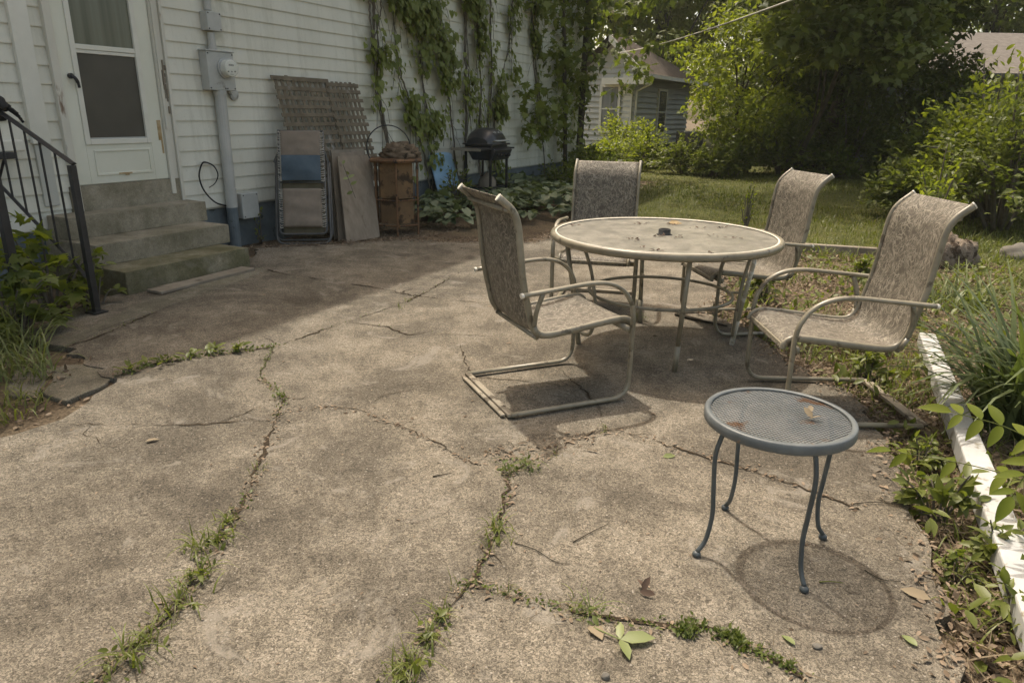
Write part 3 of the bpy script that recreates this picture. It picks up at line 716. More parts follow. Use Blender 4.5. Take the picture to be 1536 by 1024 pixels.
# ------------------------------------------------------------------ stair railing
rl = thing('stair_railing', 'black iron railing beside the concrete steps', 'railing', tuple(hs(-2.507, 1.33, 0)))
q = MB(); s_ = .021
q.hbox(-2.507-s_, -2.507+s_, 1.31-s_, 1.31+s_, 0, 1.02); wchild(q.build('post', 'black_metal', bevel=.003), rl)
q = MB(); q.hbox(-2.56, -2.455, 1.255, 1.365, 0.0045, .012); wchild(q.build('base_plate', 'black_metal'), rl)
def rz(n): return 1.04+(1.31-n)*.452
def lz(n): return .245+(1.29-n)*.695
q = MB(); q.tube([hs(-2.507, 1.335, rz(1.335)), hs(-2.507, -.02, rz(0))], (.027, .014), 4, up=DV); wchild(q.build('handrail', 'black_metal', bevel=.004), rl)
q = MB(); q.tube([hs(-2.507, 1.29, lz(1.29)), hs(-2.507, .40, lz(.40))], (.016, .012), 4, up=DV)
q.tube([hs(-2.507, .40, lz(.40)), hs(-2.507, .0, lz(.40)+.18)], (.016, .012), 4, up=DV); wchild(q.build('bottom_rail', 'black_metal'), rl)
for n in (1.15, 1.0, .85, .70, .56, .42):
    q = MB(); q.tube([hs(-2.507, n, lz(n)-.01), hs(-2.507, n, rz(n))], .0085, 6); wchild(q.build('baluster', 'black_metal'), rl)
q = MB(); q.hbox(-2.95, -2.90, 1.16, 1.21, 0, 1.1)
pl = thing('railing_post', 'square black iron post standing in the weeds left of the stair railing', 'post', tuple(hs(-2.92, 1.2, 0)))
wchild(q.build('shaft', 'black_metal', bevel=.003), pl); q = MB(); q.hbox(-2.965, -2.885, 1.145, 1.225, .0, .012); wchild(q.build('base_plate', 'black_metal'), pl)
q = MB(); q.tube([hs(-2.92, 1.18, 1.09), hs(-2.92, 0.0, 1.62)], (.024, .014), 4, up=DV); wchild(q.build('handrail', 'black_metal'), pl)
# black work glove draped over the handrail
gz0 = hs(-2.507, .60, rz(.60)+.03); q = MB()
q.tube(spline([gz0+np.array([-.02, .04, -.10]), gz0+np.array([-.01, .02, 0]), gz0+np.array([.03, -.02, .02]), gz0+np.array([.08, -.02, -.02])], 5), [.03]*5+[.045]*6+[.03]*5, 10)
for k in range(4):
    e = gz0+np.array([.08, -.02, -.02]); q.tube(spline([e, e+np.array([.04, -.015+.012*k, -.005-.012*k]), e+np.array([.075, -.02+.014*k, -.03-.02*k])], 3), [.012]*4+[.009]*3, 6)
tag(q.build('work_glove', 'black_rubber', smooth=True), 'black rubber glove draped over the stair handrail', 'glove')
# shelf with a white pad on the siding behind the railing
sh = thing('wall_shelf', 'black metal wall bracket holding a pale tray behind the stair railing', 'shelf', tuple(hs(-2.45, 0, 1.0)))
q = MB(); q.hbox(-2.75, -2.22, .02, .17, 1.00, 1.05); q.tube([hs(-2.3, .02, .82), hs(-2.3, .16, 1.0)], .012, 6); wchild(q.build('bracket', 'black_metal', bevel=.006), sh)
q = MB(); q.hbox(-2.72, -2.12, .018, .15, 1.052, 1.14); wchild(q.build('tray', 'white_trim', bevel=.012), sh)

# ------------------------------------------------------------------ electric meter and conduit
em = thing('electric_meter', 'grey electric meter box with a round glass dial and conduit on the white siding', 'meter', tuple(hs(-.1, 0, 1.6)))
q = MB(); q.hbox(-.265, .065, .018, .125, 1.565, 1.925); q.hbox(-.275, .075, .018, .135, 1.925, 1.94); wchild(q.build('meter_box', 'meter_grey', bevel=.006), em)
mc = hs(-.055, .125, 1.775)
def disc_along(mb, c, prof, k=28):     # lathe about the wall normal
    vs = []; fs = []
    for (rr, h) in prof:
        for j in range(k):
            a = 2*PI*j/k; vs.append(c+NV*h+DV*rr*math.cos(a)+np.array([0, 0, rr*math.sin(a)]))
    m = len(prof)
    for i in range(m-1):
        for j in range(k): fs.append((i*k+j, i*k+(j+1) % k, (i+1)*k+(j+1) % k, (i+1)*k+j))
    fs.append(tuple(range((m-1)*k, m*k))); mb.add(vs, fs)
q = MB(); disc_along(q, mc, [(.098, 0), (.098, .016), (.084, .018), (.084, .03)]); wchild(q.build('dial_ring', 'meter_grey', smooth=False), em)
q = MB(); disc_along(q, mc, [(.080, .02), (.080, .085), (.074, .094)]); df = wchild(q.build('dial', 'meter_face'), em)
q = MB(); q.hbox(-.09, -.025, .2195, .2215, 1.795, 1.812); dd = q.build('display', 'pane_dark'); dd.parent = df
for a, b, c_, d_ in ((-.11, -.09, 1.735, 1.748), (-.065, -.05, 1.735, 1.750), (-.025, -.005, 1.738, 1.752), (-.075, -.040, 1.715, 1.720)):
    q = MB(); q.hbox(a, b, .2195, .2212, c_, d_); dd = q.build('marking', 'pane_dark'); dd.parent = df
q = MB(); disc_along(q, mc, [(.088, .018), (.088, .088), (.080, .104), (.06, .112), (.02, .116), (.001, .116)]); dd = q.build('glass_cover', 'clear_dome', smooth=True); dd.parent = df
for d, z in ((-.25, 1.585), (-.25, 1.905), (.05, 1.585), (.05, 1.905), (-.07, 1.585), (-.045, 1.585)):
    q = MB(); q.tube([hs(d, .125, z), hs(d, .130, z)], .007, 8); wchild(q.build('screw', 'black_metal'), em)
q = MB(); q.tube([hs(-.13, .065, 1.94), hs(-.13, .065, 2.10)], .034, 14); q.tube([hs(-.13, .065, 1.94), hs(-.13, .065, 1.985)], .042, 14)
q.tube([hs(-.13, .06, 2.30), hs(-.13, .06, 4.2)], .034, 14); wchild(q.build('upper_conduit', 'conduit_grey', smooth=False), em)
q = MB(); q.hbox(-.20, -.03, .018, .115, 2.115, 2.285); ub = wchild(q.build('upper_box', 'meter_grey', bevel=.004), em)
for d in (-.185, -.045):
    for z in (2.13, 2.27):
        q = MB(); q.tube([hs(d, .115, z), hs(d, .119, z)], .007, 8); s0 = q.build('screw', 'black_metal'); s0.parent = ub
q = MB(); q.tube([hs(-.105, .075, 1.565), hs(-.105, .075, .40)], .056, 16); q.tube([hs(-.105, .075, .60), hs(-.105, .075, .40)], .060, 16); q.tube([hs(-.105, .075, 1.565), hs(-.105, .075, 1.52)], .064, 16)
wchild(q.build('lower_conduit', 'conduit_grey'), em)
q = MB(); q.tube([hs(-.105, .07, .40), hs(-.105, .07, -.05)], .058, 16); wchild(q.build('buried_conduit', 'foundation'), em)
q = MB(); disc_along(q, hs(.115, .018, 1.53), [(.055, 0), (.055, .02), (.03, .03)]); q.tube([hs(.03, .05, 1.56), hs(.11, .03, 1.52)], .012, 6); wchild(q.build('grounding_clamp', 'meter_grey'), em)
jb = thing('junction_box', 'small grey utility box low on the siding beside the conduit', 'utility box', tuple(hs(.11, 0, .4)))
q = MB(); q.hbox(.0, .225, .018, .10, .265, .53); wchild(q.build('box_body', 'conduit_grey', bevel=.012), jb)
q = MB(); q.hbox(-.004, .229, .10, .118, .262, .534); wchild(q.build('lid', 'meter_grey', bevel=.01), jb)
for d in (.02, .205):
    for z in (.285, .512):
        q = MB(); q.tube([hs(d, .118, z), hs(d, .122, z)], .007, 8); wchild(q.build('screw', 'black_metal'), jb)
q = MB(); q.tube(spline([hs(-.14, .05, .415), hs(-.30, .06, .47), hs(-.43, .07, .60), hs(-.47, .07, .74), hs(-.42, .06, .85), hs(-.36, .05, .875), hs(-.26, .05, .83), hs(-.22, .05, .74), hs(-.26, .04, .66), hs(-.33, .03, .62)], 6), [.0085]*28+list(np.linspace(.0085, .004, 27)), 6)
tag(q.build('loose_cable', 'black_rubber', smooth=True), 'loop of loose black cable hanging by the conduit on the siding', 'cable')

# ------------------------------------------------------------------ lattice panels leaning on the wall
def lattice(label, d0, d1, nb, nt, top, nx, nzs, pitch, skew, seed, mat='lattice_wood'):
    r = rng(seed); t = thing('lattice_panel', label, 'lattice', tuple(hs((d0+d1)/2, nb, 0)), 0, 'lattice panels leaning on the siding')
    def P(u, w_, off):      # u along, w_ up the panel 0..1
        return hs(d0+(d1-d0)*u+skew*w_, nb+(nt-nb)*w_+off, top*w_)
    a = MB(); b = MB()
    for i in range(nx):
        u = (i+.5)/nx+r.normal()*.004; hw = .0215/(d1-d0); k0, k1 = .02, 1.0-r.uniform(0, .015)
        q = []
        for off in (.012, .020): q += [P(u-hw, k0, off), P(u+hw, k0, off), P(u+hw+r.normal()*.003, k1, off), P(u-hw, k1, off)]
        a.hexa(q)
    for j in range(nzs):
        v = .05+.925*j/(nzs-1)+r.normal()*.003; hw = .0205/top; e0, e1 = -.015+r.normal()*.012, 1.02+r.normal()*.014
        q = []
        for off in (.0215, .030): q += [P(e0, v-hw, off), P(e1, v-hw+r.normal()*.003, off), P(e1, v+hw, off), P(e0, v+hw, off)]
        b.hexa(q)
    wchild(a.build('upright_slats', mat), t); wchild(b.build('cross_slats', mat), t)
lattice('grey wooden lattice panel standing behind the folded recliner', .62, 1.52, .52, .05, 1.755, 10, 18, .11, 0, 1)
lattice('grey wooden lattice panel to the right, overlapping the one behind the recliner', 1.46, 2.05, .55, .06, 1.74, 7, 18, .11, 0, 2)

# ------------------------------------------------------------------ weathered boards leaning on the lattice
def board(label, A, B, top_off, h, th, seed, mat='board_wood'):
    A = np.array([A[0], A[1], -.03]); B = np.array([B[0], B[1], -.03]); off = np.array([top_off[0], top_off[1], 0])
    A2 = A+off+np.array([0, 0, h]); B2 = B+off+np.array([0, 0, h])
    nn = np.cross(B-A, A2-A); nn /= np.linalg.norm(nn)
    if nn[1] > 0: nn = -nn
    q = MB(); q.hexa([A, B, B-nn*th, A-nn*th, A2, B2, B2-nn*th, A2-nn*th])
    return tag(q.build('wooden_board', mat, bevel=.003), label, 'board', 'boards leaning by the recliner')
bA, bB = np.array(MISC['bA']), np.array(MISC['bB'])
board('widest weathered board at the front, a dead vine sprig on its face', bA, bB, (-.16, .46), .92, .022, 1)
board('middle weathered board, only its left edge showing behind the widest board', bA+np.array([-.11, .10]), bB+np.array([-.14, .12]), (-.13, .42), .95, .02, 2)
board('rearmost grey board against the lattice, tallest of the three', bA+np.array([-.19, .22]), bB+np.array([-.20, .26]), (-.07, .36), .98, .02, 3, 'old_wood')
r = rng(12); L = Leaves(); c = bA*.5+bB*.5
o_ = np.array([c[0]-.13, c[1]-.02, .62]); stv = MB()
pth = [o_+np.array([-.05+.03*k, -.03-.028*k, .20-.07*k]) for k in range(6)]
stv.tube(spline(pth, 3), .004, 5)
sp = thing('vine_sprig', 'dried vine sprig with yellowing leaves hanging on the widest board', 'sprig', tuple(o_), 0)
wchild(stv.build('stem', 'vine_bark'), sp)
L.put(LEAF8, np.array(pth)[[0, 1, 2, 3, 4, 2]], rdir(r, 6), np.array([[0, -1, .3]]*6)+r.normal(size=(6, 3))*.3, .085)
L.build('leaves', 'leaf_fallen_green', sp, world=True)

# ------------------------------------------------------------------ folded lounge chair
a, b = np.array(MISC['recL']), np.array(MISC['recR']); ang = math.atan2(b[1]-a[1], b[0]-a[0]); c = (a+b)/2
rc = thing('folded_recliner', 'folded reclining lounge chair with tan fabric and a blue pillow, standing against the lattice', 'lounge chair', (c[0], c[1], -.02), ang)
LEAN = .33
def rp(x, z, off=0.0): return (x, z*LEAN+off, z)
def U(mb, w_, z0, z1, off, rr, rad_=.011): mb.tube(fillet([rp(-w_*.93, z1, off), rp(-w_, z0, off), rp(w_, z0, off), rp(w_*.97, z1, off)], rr, 6), rad_, 8)
q = MB(); U(q, .285, .02, .90, 0, .09, .0125); U(q, .300, .05, .86, .05, .09, .0125); q.build('outer_frame', 'recliner_tube', rc, True)
q = MB(); U(q, .248, .125, 1.20, -.035, .06, .011); q.tube([rp(-.245, .66, -.03), rp(.25, .66, -.03)], .010, 8); q.tube([rp(-.235, 1.19, -.03), rp(.235, 1.19, -.03)], .010, 8); q.build('inner_frame', 'recliner_tube', rc, True)
q = MB(); q.tube([rp(-.29, .86, 0), rp(-.235, .98, -.02)], .012, 6); q.tube([rp(.29, .86, 0), rp(.24, .98, -.02)], .012, 6); q.build('armrest', 'recliner_tube', rc)
def cloth(mb, x0, x1, z0, z1, off, bulge, wr, seed, nu=14, nv=18):
    r = rng(seed); rows = []
    for i in range(nv+1):
        v = i/nv; row = []
        for j in range(nu+1):
            u = j/nu; e = math.sin(PI*u)*math.sin(PI*v)
            x = x0+(x1-x0)*u; z = z0+(z1-z0)*v
            y = z*LEAN+off-bulge*e+wr*math.sin(v*15+seed+u*1.2)*(.3+.7*math.sin(PI*u))
            row.append((x, y, z))
        rows.append(row)
    mb.grid(rows)
q = MB(); cloth(q, -.212, .212, .935, 1.195, -.055, .012, .002, 1); q.build('headrest_fabric', 'tan_fabric', rc, True, solid=.004)
q = MB(); cloth(q, -.205, .205, .20, .60, -.055, .020, .009, 2); q.build('seat_fabric', 'tan_fabric', rc, True, solid=.004)
q = MB(); cloth(q, -.215, .215, .10, .95, .0, .0, .002, 3); q.build('rear_fabric', 'olive_fabric', rc, True, solid=.004)
q = MB(); cloth(q, -.205, .205, .685, .945, -.075, .045, .002, 4); cloth(q, -.205, .205, .685, .945, -.055, -.02, .0, 4); q.build('pillow', 'blue_fabric', rc, True)
r = rng(3)
for s in (-1, 1):
    for lo_, hi_ in ((.20, .60), (.68, 1.19)):
        q = MB()
        for z in np.arange(lo_, hi_, .0225):
            q.tube([rp(s*.205, z, -.058), rp(s*.232, z+r.uniform(-.012, .012), -.062), rp(s*.246, z+.008, -.04)], .0038, 5)
        q.build('lacing', 'white_cord', rc)

# ------------------------------------------------------------------ rusty hexagonal stand
fs = thing('iron_stand', 'rusty hexagonal iron stand with a hoop and orange panels, beside the leaning boards', 'metal stand', (-1.43, 8.70, -.02), rad(8))
def hexp(R_, z): return [(R_*math.cos(PI/3*k-PI/2), R_*math.sin(PI/3*k-PI/2), z) for k in range(6)]
q = MB()
for z, R_, h in ((.86, .34, .028), (.40, .285, .02), (.10, .285, .02)):
    P = hexp(R_, z)
    for k in range(6): q.tube([P[k], P[(k+1) % 6]], (.022 if z > .8 else .010, h*.5), 4, up=(0, 0, 1) if False else None)
q.build('hex_rim', 'rust', fs)
q = MB(); q.prism([(p[0], p[1]) for p in hexp(.325, 0)], .868, .882); q.build('tray', 'rust', fs)
for p in hexp(.285, 0):
    q = MB(); q.tube([(p[0], p[1], -.02), (p[0], p[1], .87)], .013, 6); q.build('leg', 'rust', fs)
for k in range(6):
    A, B = np.array(hexp(.235, 0)[k]), np.array(hexp(.235, 0)[(k+1) % 6]); q = MB()
    for z0, z1 in ((.12, .385), (.42, .84)):
        e = (B-A)*.06; nrm = np.array([(A+B)[1], -(A+B)[0], 0]); nrm = (A+B)/np.linalg.norm(A+B)*.008
        q.hexa([A+e+[0, 0, z0], B-e+[0, 0, z0], B-e+nrm+[0, 0, z0], A+e+nrm+[0, 0, z0], A+e+[0, 0, z1], B-e+[0, 0, z1], B-e+nrm+[0, 0, z1], A+e+nrm+[0, 0, z1]])
    q.build('panel', 'rust_orange' if k in (0, 2, 5) else 'rust', fs)
q = MB(); q.tube([(-.08+.255*math.cos(t), -.05, 1.0+.255*math.sin(t)) for t in np.linspace(-.75, PI+.75, 40)], .0075, 7); q.build('hoop', 'black_metal', fs, True)
from mathutils import noise as mn
q = MB(); rows = []
for i in range(15):
    t = i/14*PI/2; row = []
    for j in range(41):
        a_ = 2*PI*j/40; d = Vector((math.cos(a_)*2, math.sin(a_)*2, t*3)); k = 1+.28*mn.noise(d*1.3)+.12*mn.noise(d*4)
        row.append((.23*math.cos(t)**.6*math.cos(a_)*k, .20*math.cos(t)**.6*math.sin(a_)*k, .16*math.sin(t)*k))
    rows.append(row)
q.grid(rows); o = q.build('burlap_bundle', 'burlap', None, True, loc=(-1.37, 8.70, .862), rotz=.3); tag(o, 'lumpy brown bundle of burlap heaped on top of the rusty stand', 'bundle')

# ------------------------------------------------------------------ blue plastic panel leaning on the wall
q = MB(); rows = []
for i in range(9):
    v = i/8; row = []
    for j in range(9):
        u = j/8; cr = .03*(1-(2*u-1)**2)
        d = 3.70+.66*u; z = .10+.70*v*(1-.06*(2*u-1)**2); row.append(hs(d, .26-.20*v+cr, z))
    rows.append(row)
q.grid(rows); o = q.build('plastic_panel', 'blue_plastic', None, True, solid=.012); tag(o, 'faded light blue plastic panel leaning on the siding under the vines', 'plastic sheet')

# ------------------------------------------------------------------ gas grill
gc = hs(4.62, .55, 0); g_ang = math.atan2(DV[1], DV[0])
gr = thing('gas_grill', 'black gas grill with a domed lid and side shelf standing under the vines', 'grill', (gc[0], gc[1], -.02), g_ang)
# local: x along the wall (away), y to the left (towards the wall), front is -y
q = MB()
secs = []
for i in range(13):
    u = i/12; x = -.31+.62*u; e = (1-abs(2*u-1)**3.2)
    row = []
    for j in range(15):
        t = PI*j/14; row.append((x, -.26*math.cos(t)*(.72+.28*e)-.0, .945+.245*(math.sin(t)**.72)*(.42+.58*e)))
    secs.append(row)
q.grid(secs); q.add([p for p in secs[0]], [tuple(range(15))]); q.add([p for p in secs[-1]], [tuple(range(15))]); lid = q.build('lid', 'black_enamel', gr, True)
q = MB(); q.tube(fillet([(-.315, -.265, .945), (.315, -.265, .945), (.315, .265, .945), (-.315, .265, .945), (-.315, -.26, .945)], .05, 4), .013, 6); q.build('lid_rim', 'black_enamel', lid)
q = MB(); q.tube(fillet([(-.20, -.235, 1.00), (-.20, -.30, 1.00), (.20, -.30, 1.00), (.20, -.235, 1.00)], .03, 4), .012, 8); q.build('handle', 'meter_grey', lid, True)
q = MB()
for x in (-.12, .0, .12): q.tube([(x, -.19, 1.115), (x, -.215, 1.125)], .012, 8)
q.build('vent', 'meter_grey', lid)
q = MB(); bt = [(-.29, -.24), (.29, -.24), (.29, .24), (-.29, .24)]; lo = [(-.20, -.15), (.20, -.15), (.20, .15), (-.20, .15)]
q.hexa([(x, y, .70) for x, y in lo]+[(x, y, .93) for x, y in bt]); q.build('firebox', 'black_enamel', gr, bevel=.02)
q = MB(); q.hexa([(-.28, -.25, .71), (.28, -.25, .71), (.28, -.19, .70), (-.28, -.19, .70), (-.28, -.315, .86), (.28, -.315, .86), (.28, -.235, .90), (-.28, -.235, .90)]); cp = q.build('control_panel', 'black_enamel', gr, bevel=.006)
for x in (-.18, -.06, .06, .18):
    q = MB(); q.tube([(x, -.285, .79), (x, -.325, .775)], .022, 12); q.build('knob', 'black_rubber', cp)
q = MB(); q.box(-.70, -.30, -.27, .22, .872, .898); q.build('side_shelf', 'old_wood' if False else 'black_metal', gr, bevel=.006)
q = MB(); q.box(-.71, -.69, -.28, .23, .862, .903); q.build('shelf_edge', 'old_wood', gr)
q = MB(); q.box(.31, .55, -.22, .20, .862, .886); q.build('side_shelf', 'black_metal', gr, bevel=.006)
for x in (-.27, .27):
    for y in (-.22, .22):
        q = MB(); q.box(x-.016, x+.016, y-.016, y+.016, 0, .90); q.build('leg', 'black_metal', gr)
q = MB(); q.box(-.27, .27, -.205, -.195, .27, .30); q.box(-.27, .27, .195, .205, .27, .30); q.box(-.275, -.265, -.20, .20, .27, .30); q.box(.265, .275, -.2, .2, .27, .3); q.build('lower_frame', 'black_metal', gr)
q = MB(); q.lathe([(.001, .02), (.12, .02), (.145, .06), (.145, .36), (.11, .42), (.05, .45), (.03, .49), (.001, .49)], (.12, .05, 0), 20); q.build('gas_tank', 'board_wood', gr, True)

# ================================================================== patio furniture
PROF = [(.338, .372), (.326, .402), (.275, .424), (.13, .411), (-.04, .390), (-.165, .385), (-.222, .430), (-.250, .53), (-.278, .66), (-.294, .80), (-.309, .92), (-.338, .985), (-.405, 1.044)]
def make_chair(label):
    t = thing('patio_chair', label, 'patio chair', (0, 0, 0), 0, 'sling patio chairs around the round table')
    W, WT = .302, .249
    for s in (-1, 1):
        q = MB(); y = s*W
        path = fillet([(-.352, y, .020), (.302, y, .020), (.306, y, .44)], .10, 8)+spline([(.304, y, .44), (.292, y, .502), (.246, y, .576), (.165, y, .622), (.06, y, .634), (-.10, y, .622), (-.30, y, .605)], 6)[1:]
        q.tube(path, (.0155, .0115), 10, up=(0, 1, 0))
        fr = q.build('side_frame', 'frame_beige', t, True)
        q = MB(); q.tube([(-.30, y, .605), (-.312, y, .604)], (.0165, .0125), 10, up=(0, 1, 0)); q.build('end_cap', 'frame_cap', fr)
        q = MB(); yr = s*WT; rail = spline([(x, yr, z) for x, z in PROF], 5)
        q.tube(rail, (.0115, .0175), 8, up=(0, 1, 0)); rl_ = q.build('sling_rail', 'frame_beige', t, True)
        e = np.array(rail[-1]); d = e-np.array(rail[-2]); d /= np.linalg.norm(d)
        q = MB(); q.tube([e, e+d*.006], (.0125, .0185), 8, up=(0, 1, 0)); q.build('end_cap', 'frame_cap', rl_)
        q = MB(); q.tube(spline([(-.20, y, .607), (-.222, s*.285, .52), (-.222, s*.262, .44)], 5), (.011, .013), 8, up=(0, 1, 0)); q.tube([(-.222, s*.27, .44), (-.20, s*.262, .385)], .012, 6); q.build('arm_bracket', 'frame_beige', t, True)
    q = MB(); q.box(-.368, -.336, -W-.004, W+.004, .009, .027); q.build('rear_bar', 'weathered_bar', t, bevel=.004)
    q = MB(); q.box(-.395, -.372, -W+.02, W-.02, .008, .020); q.build('rear_bar', 'weathered_bar', t, bevel=.004)
    q = MB(); q.tube([(.285, -W, .382), (.285, W, .382)], (.012, .018), 8, up=(1, 0, 0)); q.build('front_crossbar', 'frame_beige', t, True)
    q = MB(); q.box(.328, .340, -WT+.011, WT-.011, .368, .398); q.build('seat_front_bar', 'frame_beige', t, bevel=.004)
    q = MB(); q.tube([(-.36, -WT, .985), (-.36, WT, .985)], .010, 8); q.build('back_crossbar', 'frame_beige', t, True); q = MB(); q.tube([(-.20, -WT, .375), (-.20, WT, .375)], .011, 8); q.build('seat_crossbar', 'frame_beige', t, True)
    # sling cloth
    C = np.array(spline([(x, 0, z) for x, z in PROF], 5)); L = np.concatenate([[0], np.cumsum(np.linalg.norm(np.diff(C, axis=0), axis=1))])
    T = np.gradient(C, axis=0); N = np.stack([-T[:, 2], 0*T[:, 0], T[:, 0]], 1); N /= np.linalg.norm(N, axis=1)[:, None]
    q = MB(); nu = 12; rows = []; UV = []
    for i in range(len(C)):
        row = []
        for j in range(nu+1):
            u = j/nu*2-1; sag = .017*(1-u*u)*min(1, L[i]/.12)*min(1, (L[-1]-L[i])/.10)
            p = C[i]+N[i]*sag*(1 if True else 0)+N[i]*(-.004); row.append((p[0], u*(WT-.007), p[2])); UV.append((u*WT, L[i]))
        rows.append(row)
    q.grid(rows); o = q.build('sling', 'sling', t, True, solid=.003)
    ul = o.data.uv_layers.new(name='UVMap'); li = np.zeros(len(o.data.loops), np.int32); o.data.loops.foreach_get('vertex_index', li)
    ul.data.foreach_set('uv', np.array(UV, np.float32)[li].reshape(-1))
    return t
def dup(root, loc, rotz, label):
    r_ = root.copy(); COL.objects.link(r_); r_.location = loc; r_.rotation_euler = (0, 0, rotz); r_['label'] = label
    for ch in list(root.children):
        c_ = ch.copy(); COL.objects.link(c_); c_.parent = r_
        for g in ch.children:
            d = g.copy(); COL.objects.link(d); d.parent = c_
    return r_
ch1 = make_chair('sling chair left of the table, the back of its woven fabric turned to us')
ch1.location = (.201, 3.515, 0); ch1.rotation_euler = (0, 0, rad(23.8))
dup(ch1, (.648, 5.304, 0), rad(-102.8), 'sling chair behind the table facing the camera, its seat hidden by the tabletop')
dup(ch1, (1.594, 4.80, 0), rad(188.3), 'sling chair at the right rear of the table, its back against the lawn')
dup(ch1, (1.600, 3.357, -.0), rad(179.2), 'sling chair at the right front, standing just behind the small round mesh table')

# ------------------------------------------------------------------ round table
tb = thing('patio_table', 'round patio table with a dusty glass top and beige tube frame, ringed by four chairs', 'table', (.92, 4.29, 0))
R0 = .690
q = MB(); q.lathe([(R0-.028, .712), (R0-.012, .718), (R0, .712), (R0+.005, .698), (R0, .682), (R0-.010, .672), (R0-.024, .674), (R0-.030, .69)], k=96, closed=True); q.build('rim', 'frame_beige', tb, True)
q = MB(); q.lathe([(R0-.034, .7135), (R0-.028, .7165), (R0-.022, .7135)], k=96); q.build('rim_seal', 'frame_cap', tb, True)
q = MB(); q.lathe([(.026, .700), (R0-.03, .700), (R0-.03, .707), (.026, .707)], k=96, closed=True); q.build('glass_top', 'dirty_glass', tb)
q = MB(); q.lathe([(.026, .702), (.026, .738), (.030, .742), (.036, .738), (.037, .7075), (.048, .7075), (.048, .698), (.026, .69)], k=32); q.build('umbrella_ring', 'black_rubber', tb, True)
for k in range(4):
    a_ = PI/2*k+rad(2); ca, sa = math.cos(a_), math.sin(a_)
    def lp(r_, z): return (r_*ca, r_*sa, z)
    mt = 'leg_peeling' if k == 0 else 'frame_beige'
    q = MB(); q.tube([lp(.495, .0), lp(.515, .16)], .0165, 10); q.tube([lp(.513, .15), lp(.60, .690)], .0145, 10); lg = q.build('leg', mt, tb, True)
    q = MB(); tn = np.array([-sa, ca, 0])
    # curved brace: leaves the leg low, swings out sideways and rises to the rim
    sgn = -1 if k in (0, 3) else 1
    e = [np.array(lp(.505, .10)), np.array(lp(.47, .085))-tn*sgn*-.07, np.array(lp(.44, .13))+tn*sgn*.15, np.array(lp(.43, .28))+tn*sgn*.195, np.array(lp(.46, .50))+tn*sgn*.18, np.array(lp(.52, .685))+tn*sgn*.15]
    if k in (0, 2):
        q.tube(spline(e, 7), .011, 8); q.build('curved_brace', 'frame_beige', tb, True)
q = MB(); RR = .44
q.tube([(RR*math.cos(t), RR*math.sin(t)*.98, .345) for t in np.linspace(0, 2*PI, 73)], .0105, 8, cap=False); q.build('ring_brace', 'frame_beige', tb, True)
for k in range(4):
    a_ = PI/2*k+rad(2); q = MB(); q.tube([(.43*math.cos(a_), .43*math.sin(a_), .345), (.54*math.cos(a_), .54*math.sin(a_), .345)], .008, 6); q.build('ring_bracket', 'frame_beige', tb)
# debris on the glass
r = rng(21)
for nm, mt, n, sz, lab in (('fallen_petals', 'leaf_brown', 36, .022, 'dark dried plant debris scattered over the glass table top'),):
    L = Leaves(); a_ = r.uniform(0, 2*PI, 12); rr = .62*np.sqrt(r.uniform(.02, 1, 12)); cc = np.stack([rr*np.cos(a_), rr*np.sin(a_)], 1)
    cc = np.concatenate([cc, [[-.10, .40], [-.05, .45], [.12, .44], [.03, -.10], [.06, -.08], [.05, -.12]]]); p = cc[r.integers(0, len(cc), n*3)]+r.normal(size=(n*3, 2))*.022
    p = p[np.linalg.norm(p, axis=1) < .64]
    P = np.concatenate([p+np.array([.92, 4.29]), np.full((len(p), 1), .711)], 1)
    d = rdir(r, len(p)); d[:, 2] = .15; L.put(LEAF8, P, d, np.array([[0, 0, 1.]]*len(p))+r.normal(size=(len(p), 3))*.35, sz*r.uniform(.5, 1.6, len(p)))
    stuff(L.build(nm, mt), lab, 'debris')
def one_leaf(pos, size, ang_, mat, label, tpl=LEAF8, tilt=.2, seed=0, name='fallen_leaf', group=None, cat='leaf'):
    r = rng(seed); L = Leaves(); d = np.array([[math.cos(ang_), math.sin(ang_), .06]])
    L.put(tpl, np.array([pos]), d, np.array([[r.normal()*tilt, r.normal()*tilt, 1.0]]), size)
    return tag(L.build(name, mat), label, cat, group)
one_leaf((1.03, 4.72, .713), .10, .1, 'rust_stain', 'long rust brown leaf lying near the far edge of the glass table', seed=3)

# ------------------------------------------------------------------ small stool table
SC = (.862, 2.077); SZ = .496; SR = .232
sb = thing('side_table', 'small round blue grey metal side table with a mesh top and curved legs', 'side table', (SC[0], SC[1], 0))
q = MB(); q.lathe([(SR-.020, SZ-.006), (SR-.018, SZ), (SR-.004, SZ), (SR, SZ-.004), (SR+.001, SZ-.030), (SR-.002, SZ-.034), (SR-.006, SZ-.030), (SR-.008, SZ-.010)], k=72, closed=True); q.build('rim', 'stool_paint', sb, True)
q = MB(); zt = SZ-.0075; RM = SR-.012
for s in (-1, 1):
    dx, dy = math.cos(rad(32)*s), math.sin(rad(32)*s); nx_, ny_ = -dy, dx; k = -46
    for i in range(-23, 24):
        o_ = i*.0102
        if abs(o_) >= RM: continue
        h = math.sqrt(RM*RM-o_*o_); wv = .0012
        A = np.array([nx_*o_-dx*h, ny_*o_-dy*h]); B = np.array([nx_*o_+dx*h, ny_*o_+dy*h]); nn = np.array([nx_, ny_])*wv; z0 = zt-.0012+(.0009 if s > 0 else -.0009)
        q.hexa([(*(A-nn), z0-.0007), (*(B-nn), z0-.0007), (*(B+nn), z0-.0007), (*(A+nn), z0-.0007), (*(A-nn), z0+.0009), (*(B-nn), z0+.0009), (*(B+nn), z0+.0009), (*(A+nn), z0+.0009)])
q.build('mesh_top', 'stool_mesh', sb)
feet = [(.639, 2.019), (.920, 1.840), (.806, 2.320), (1.084, 2.128)]
FC = np.mean(feet, 0)
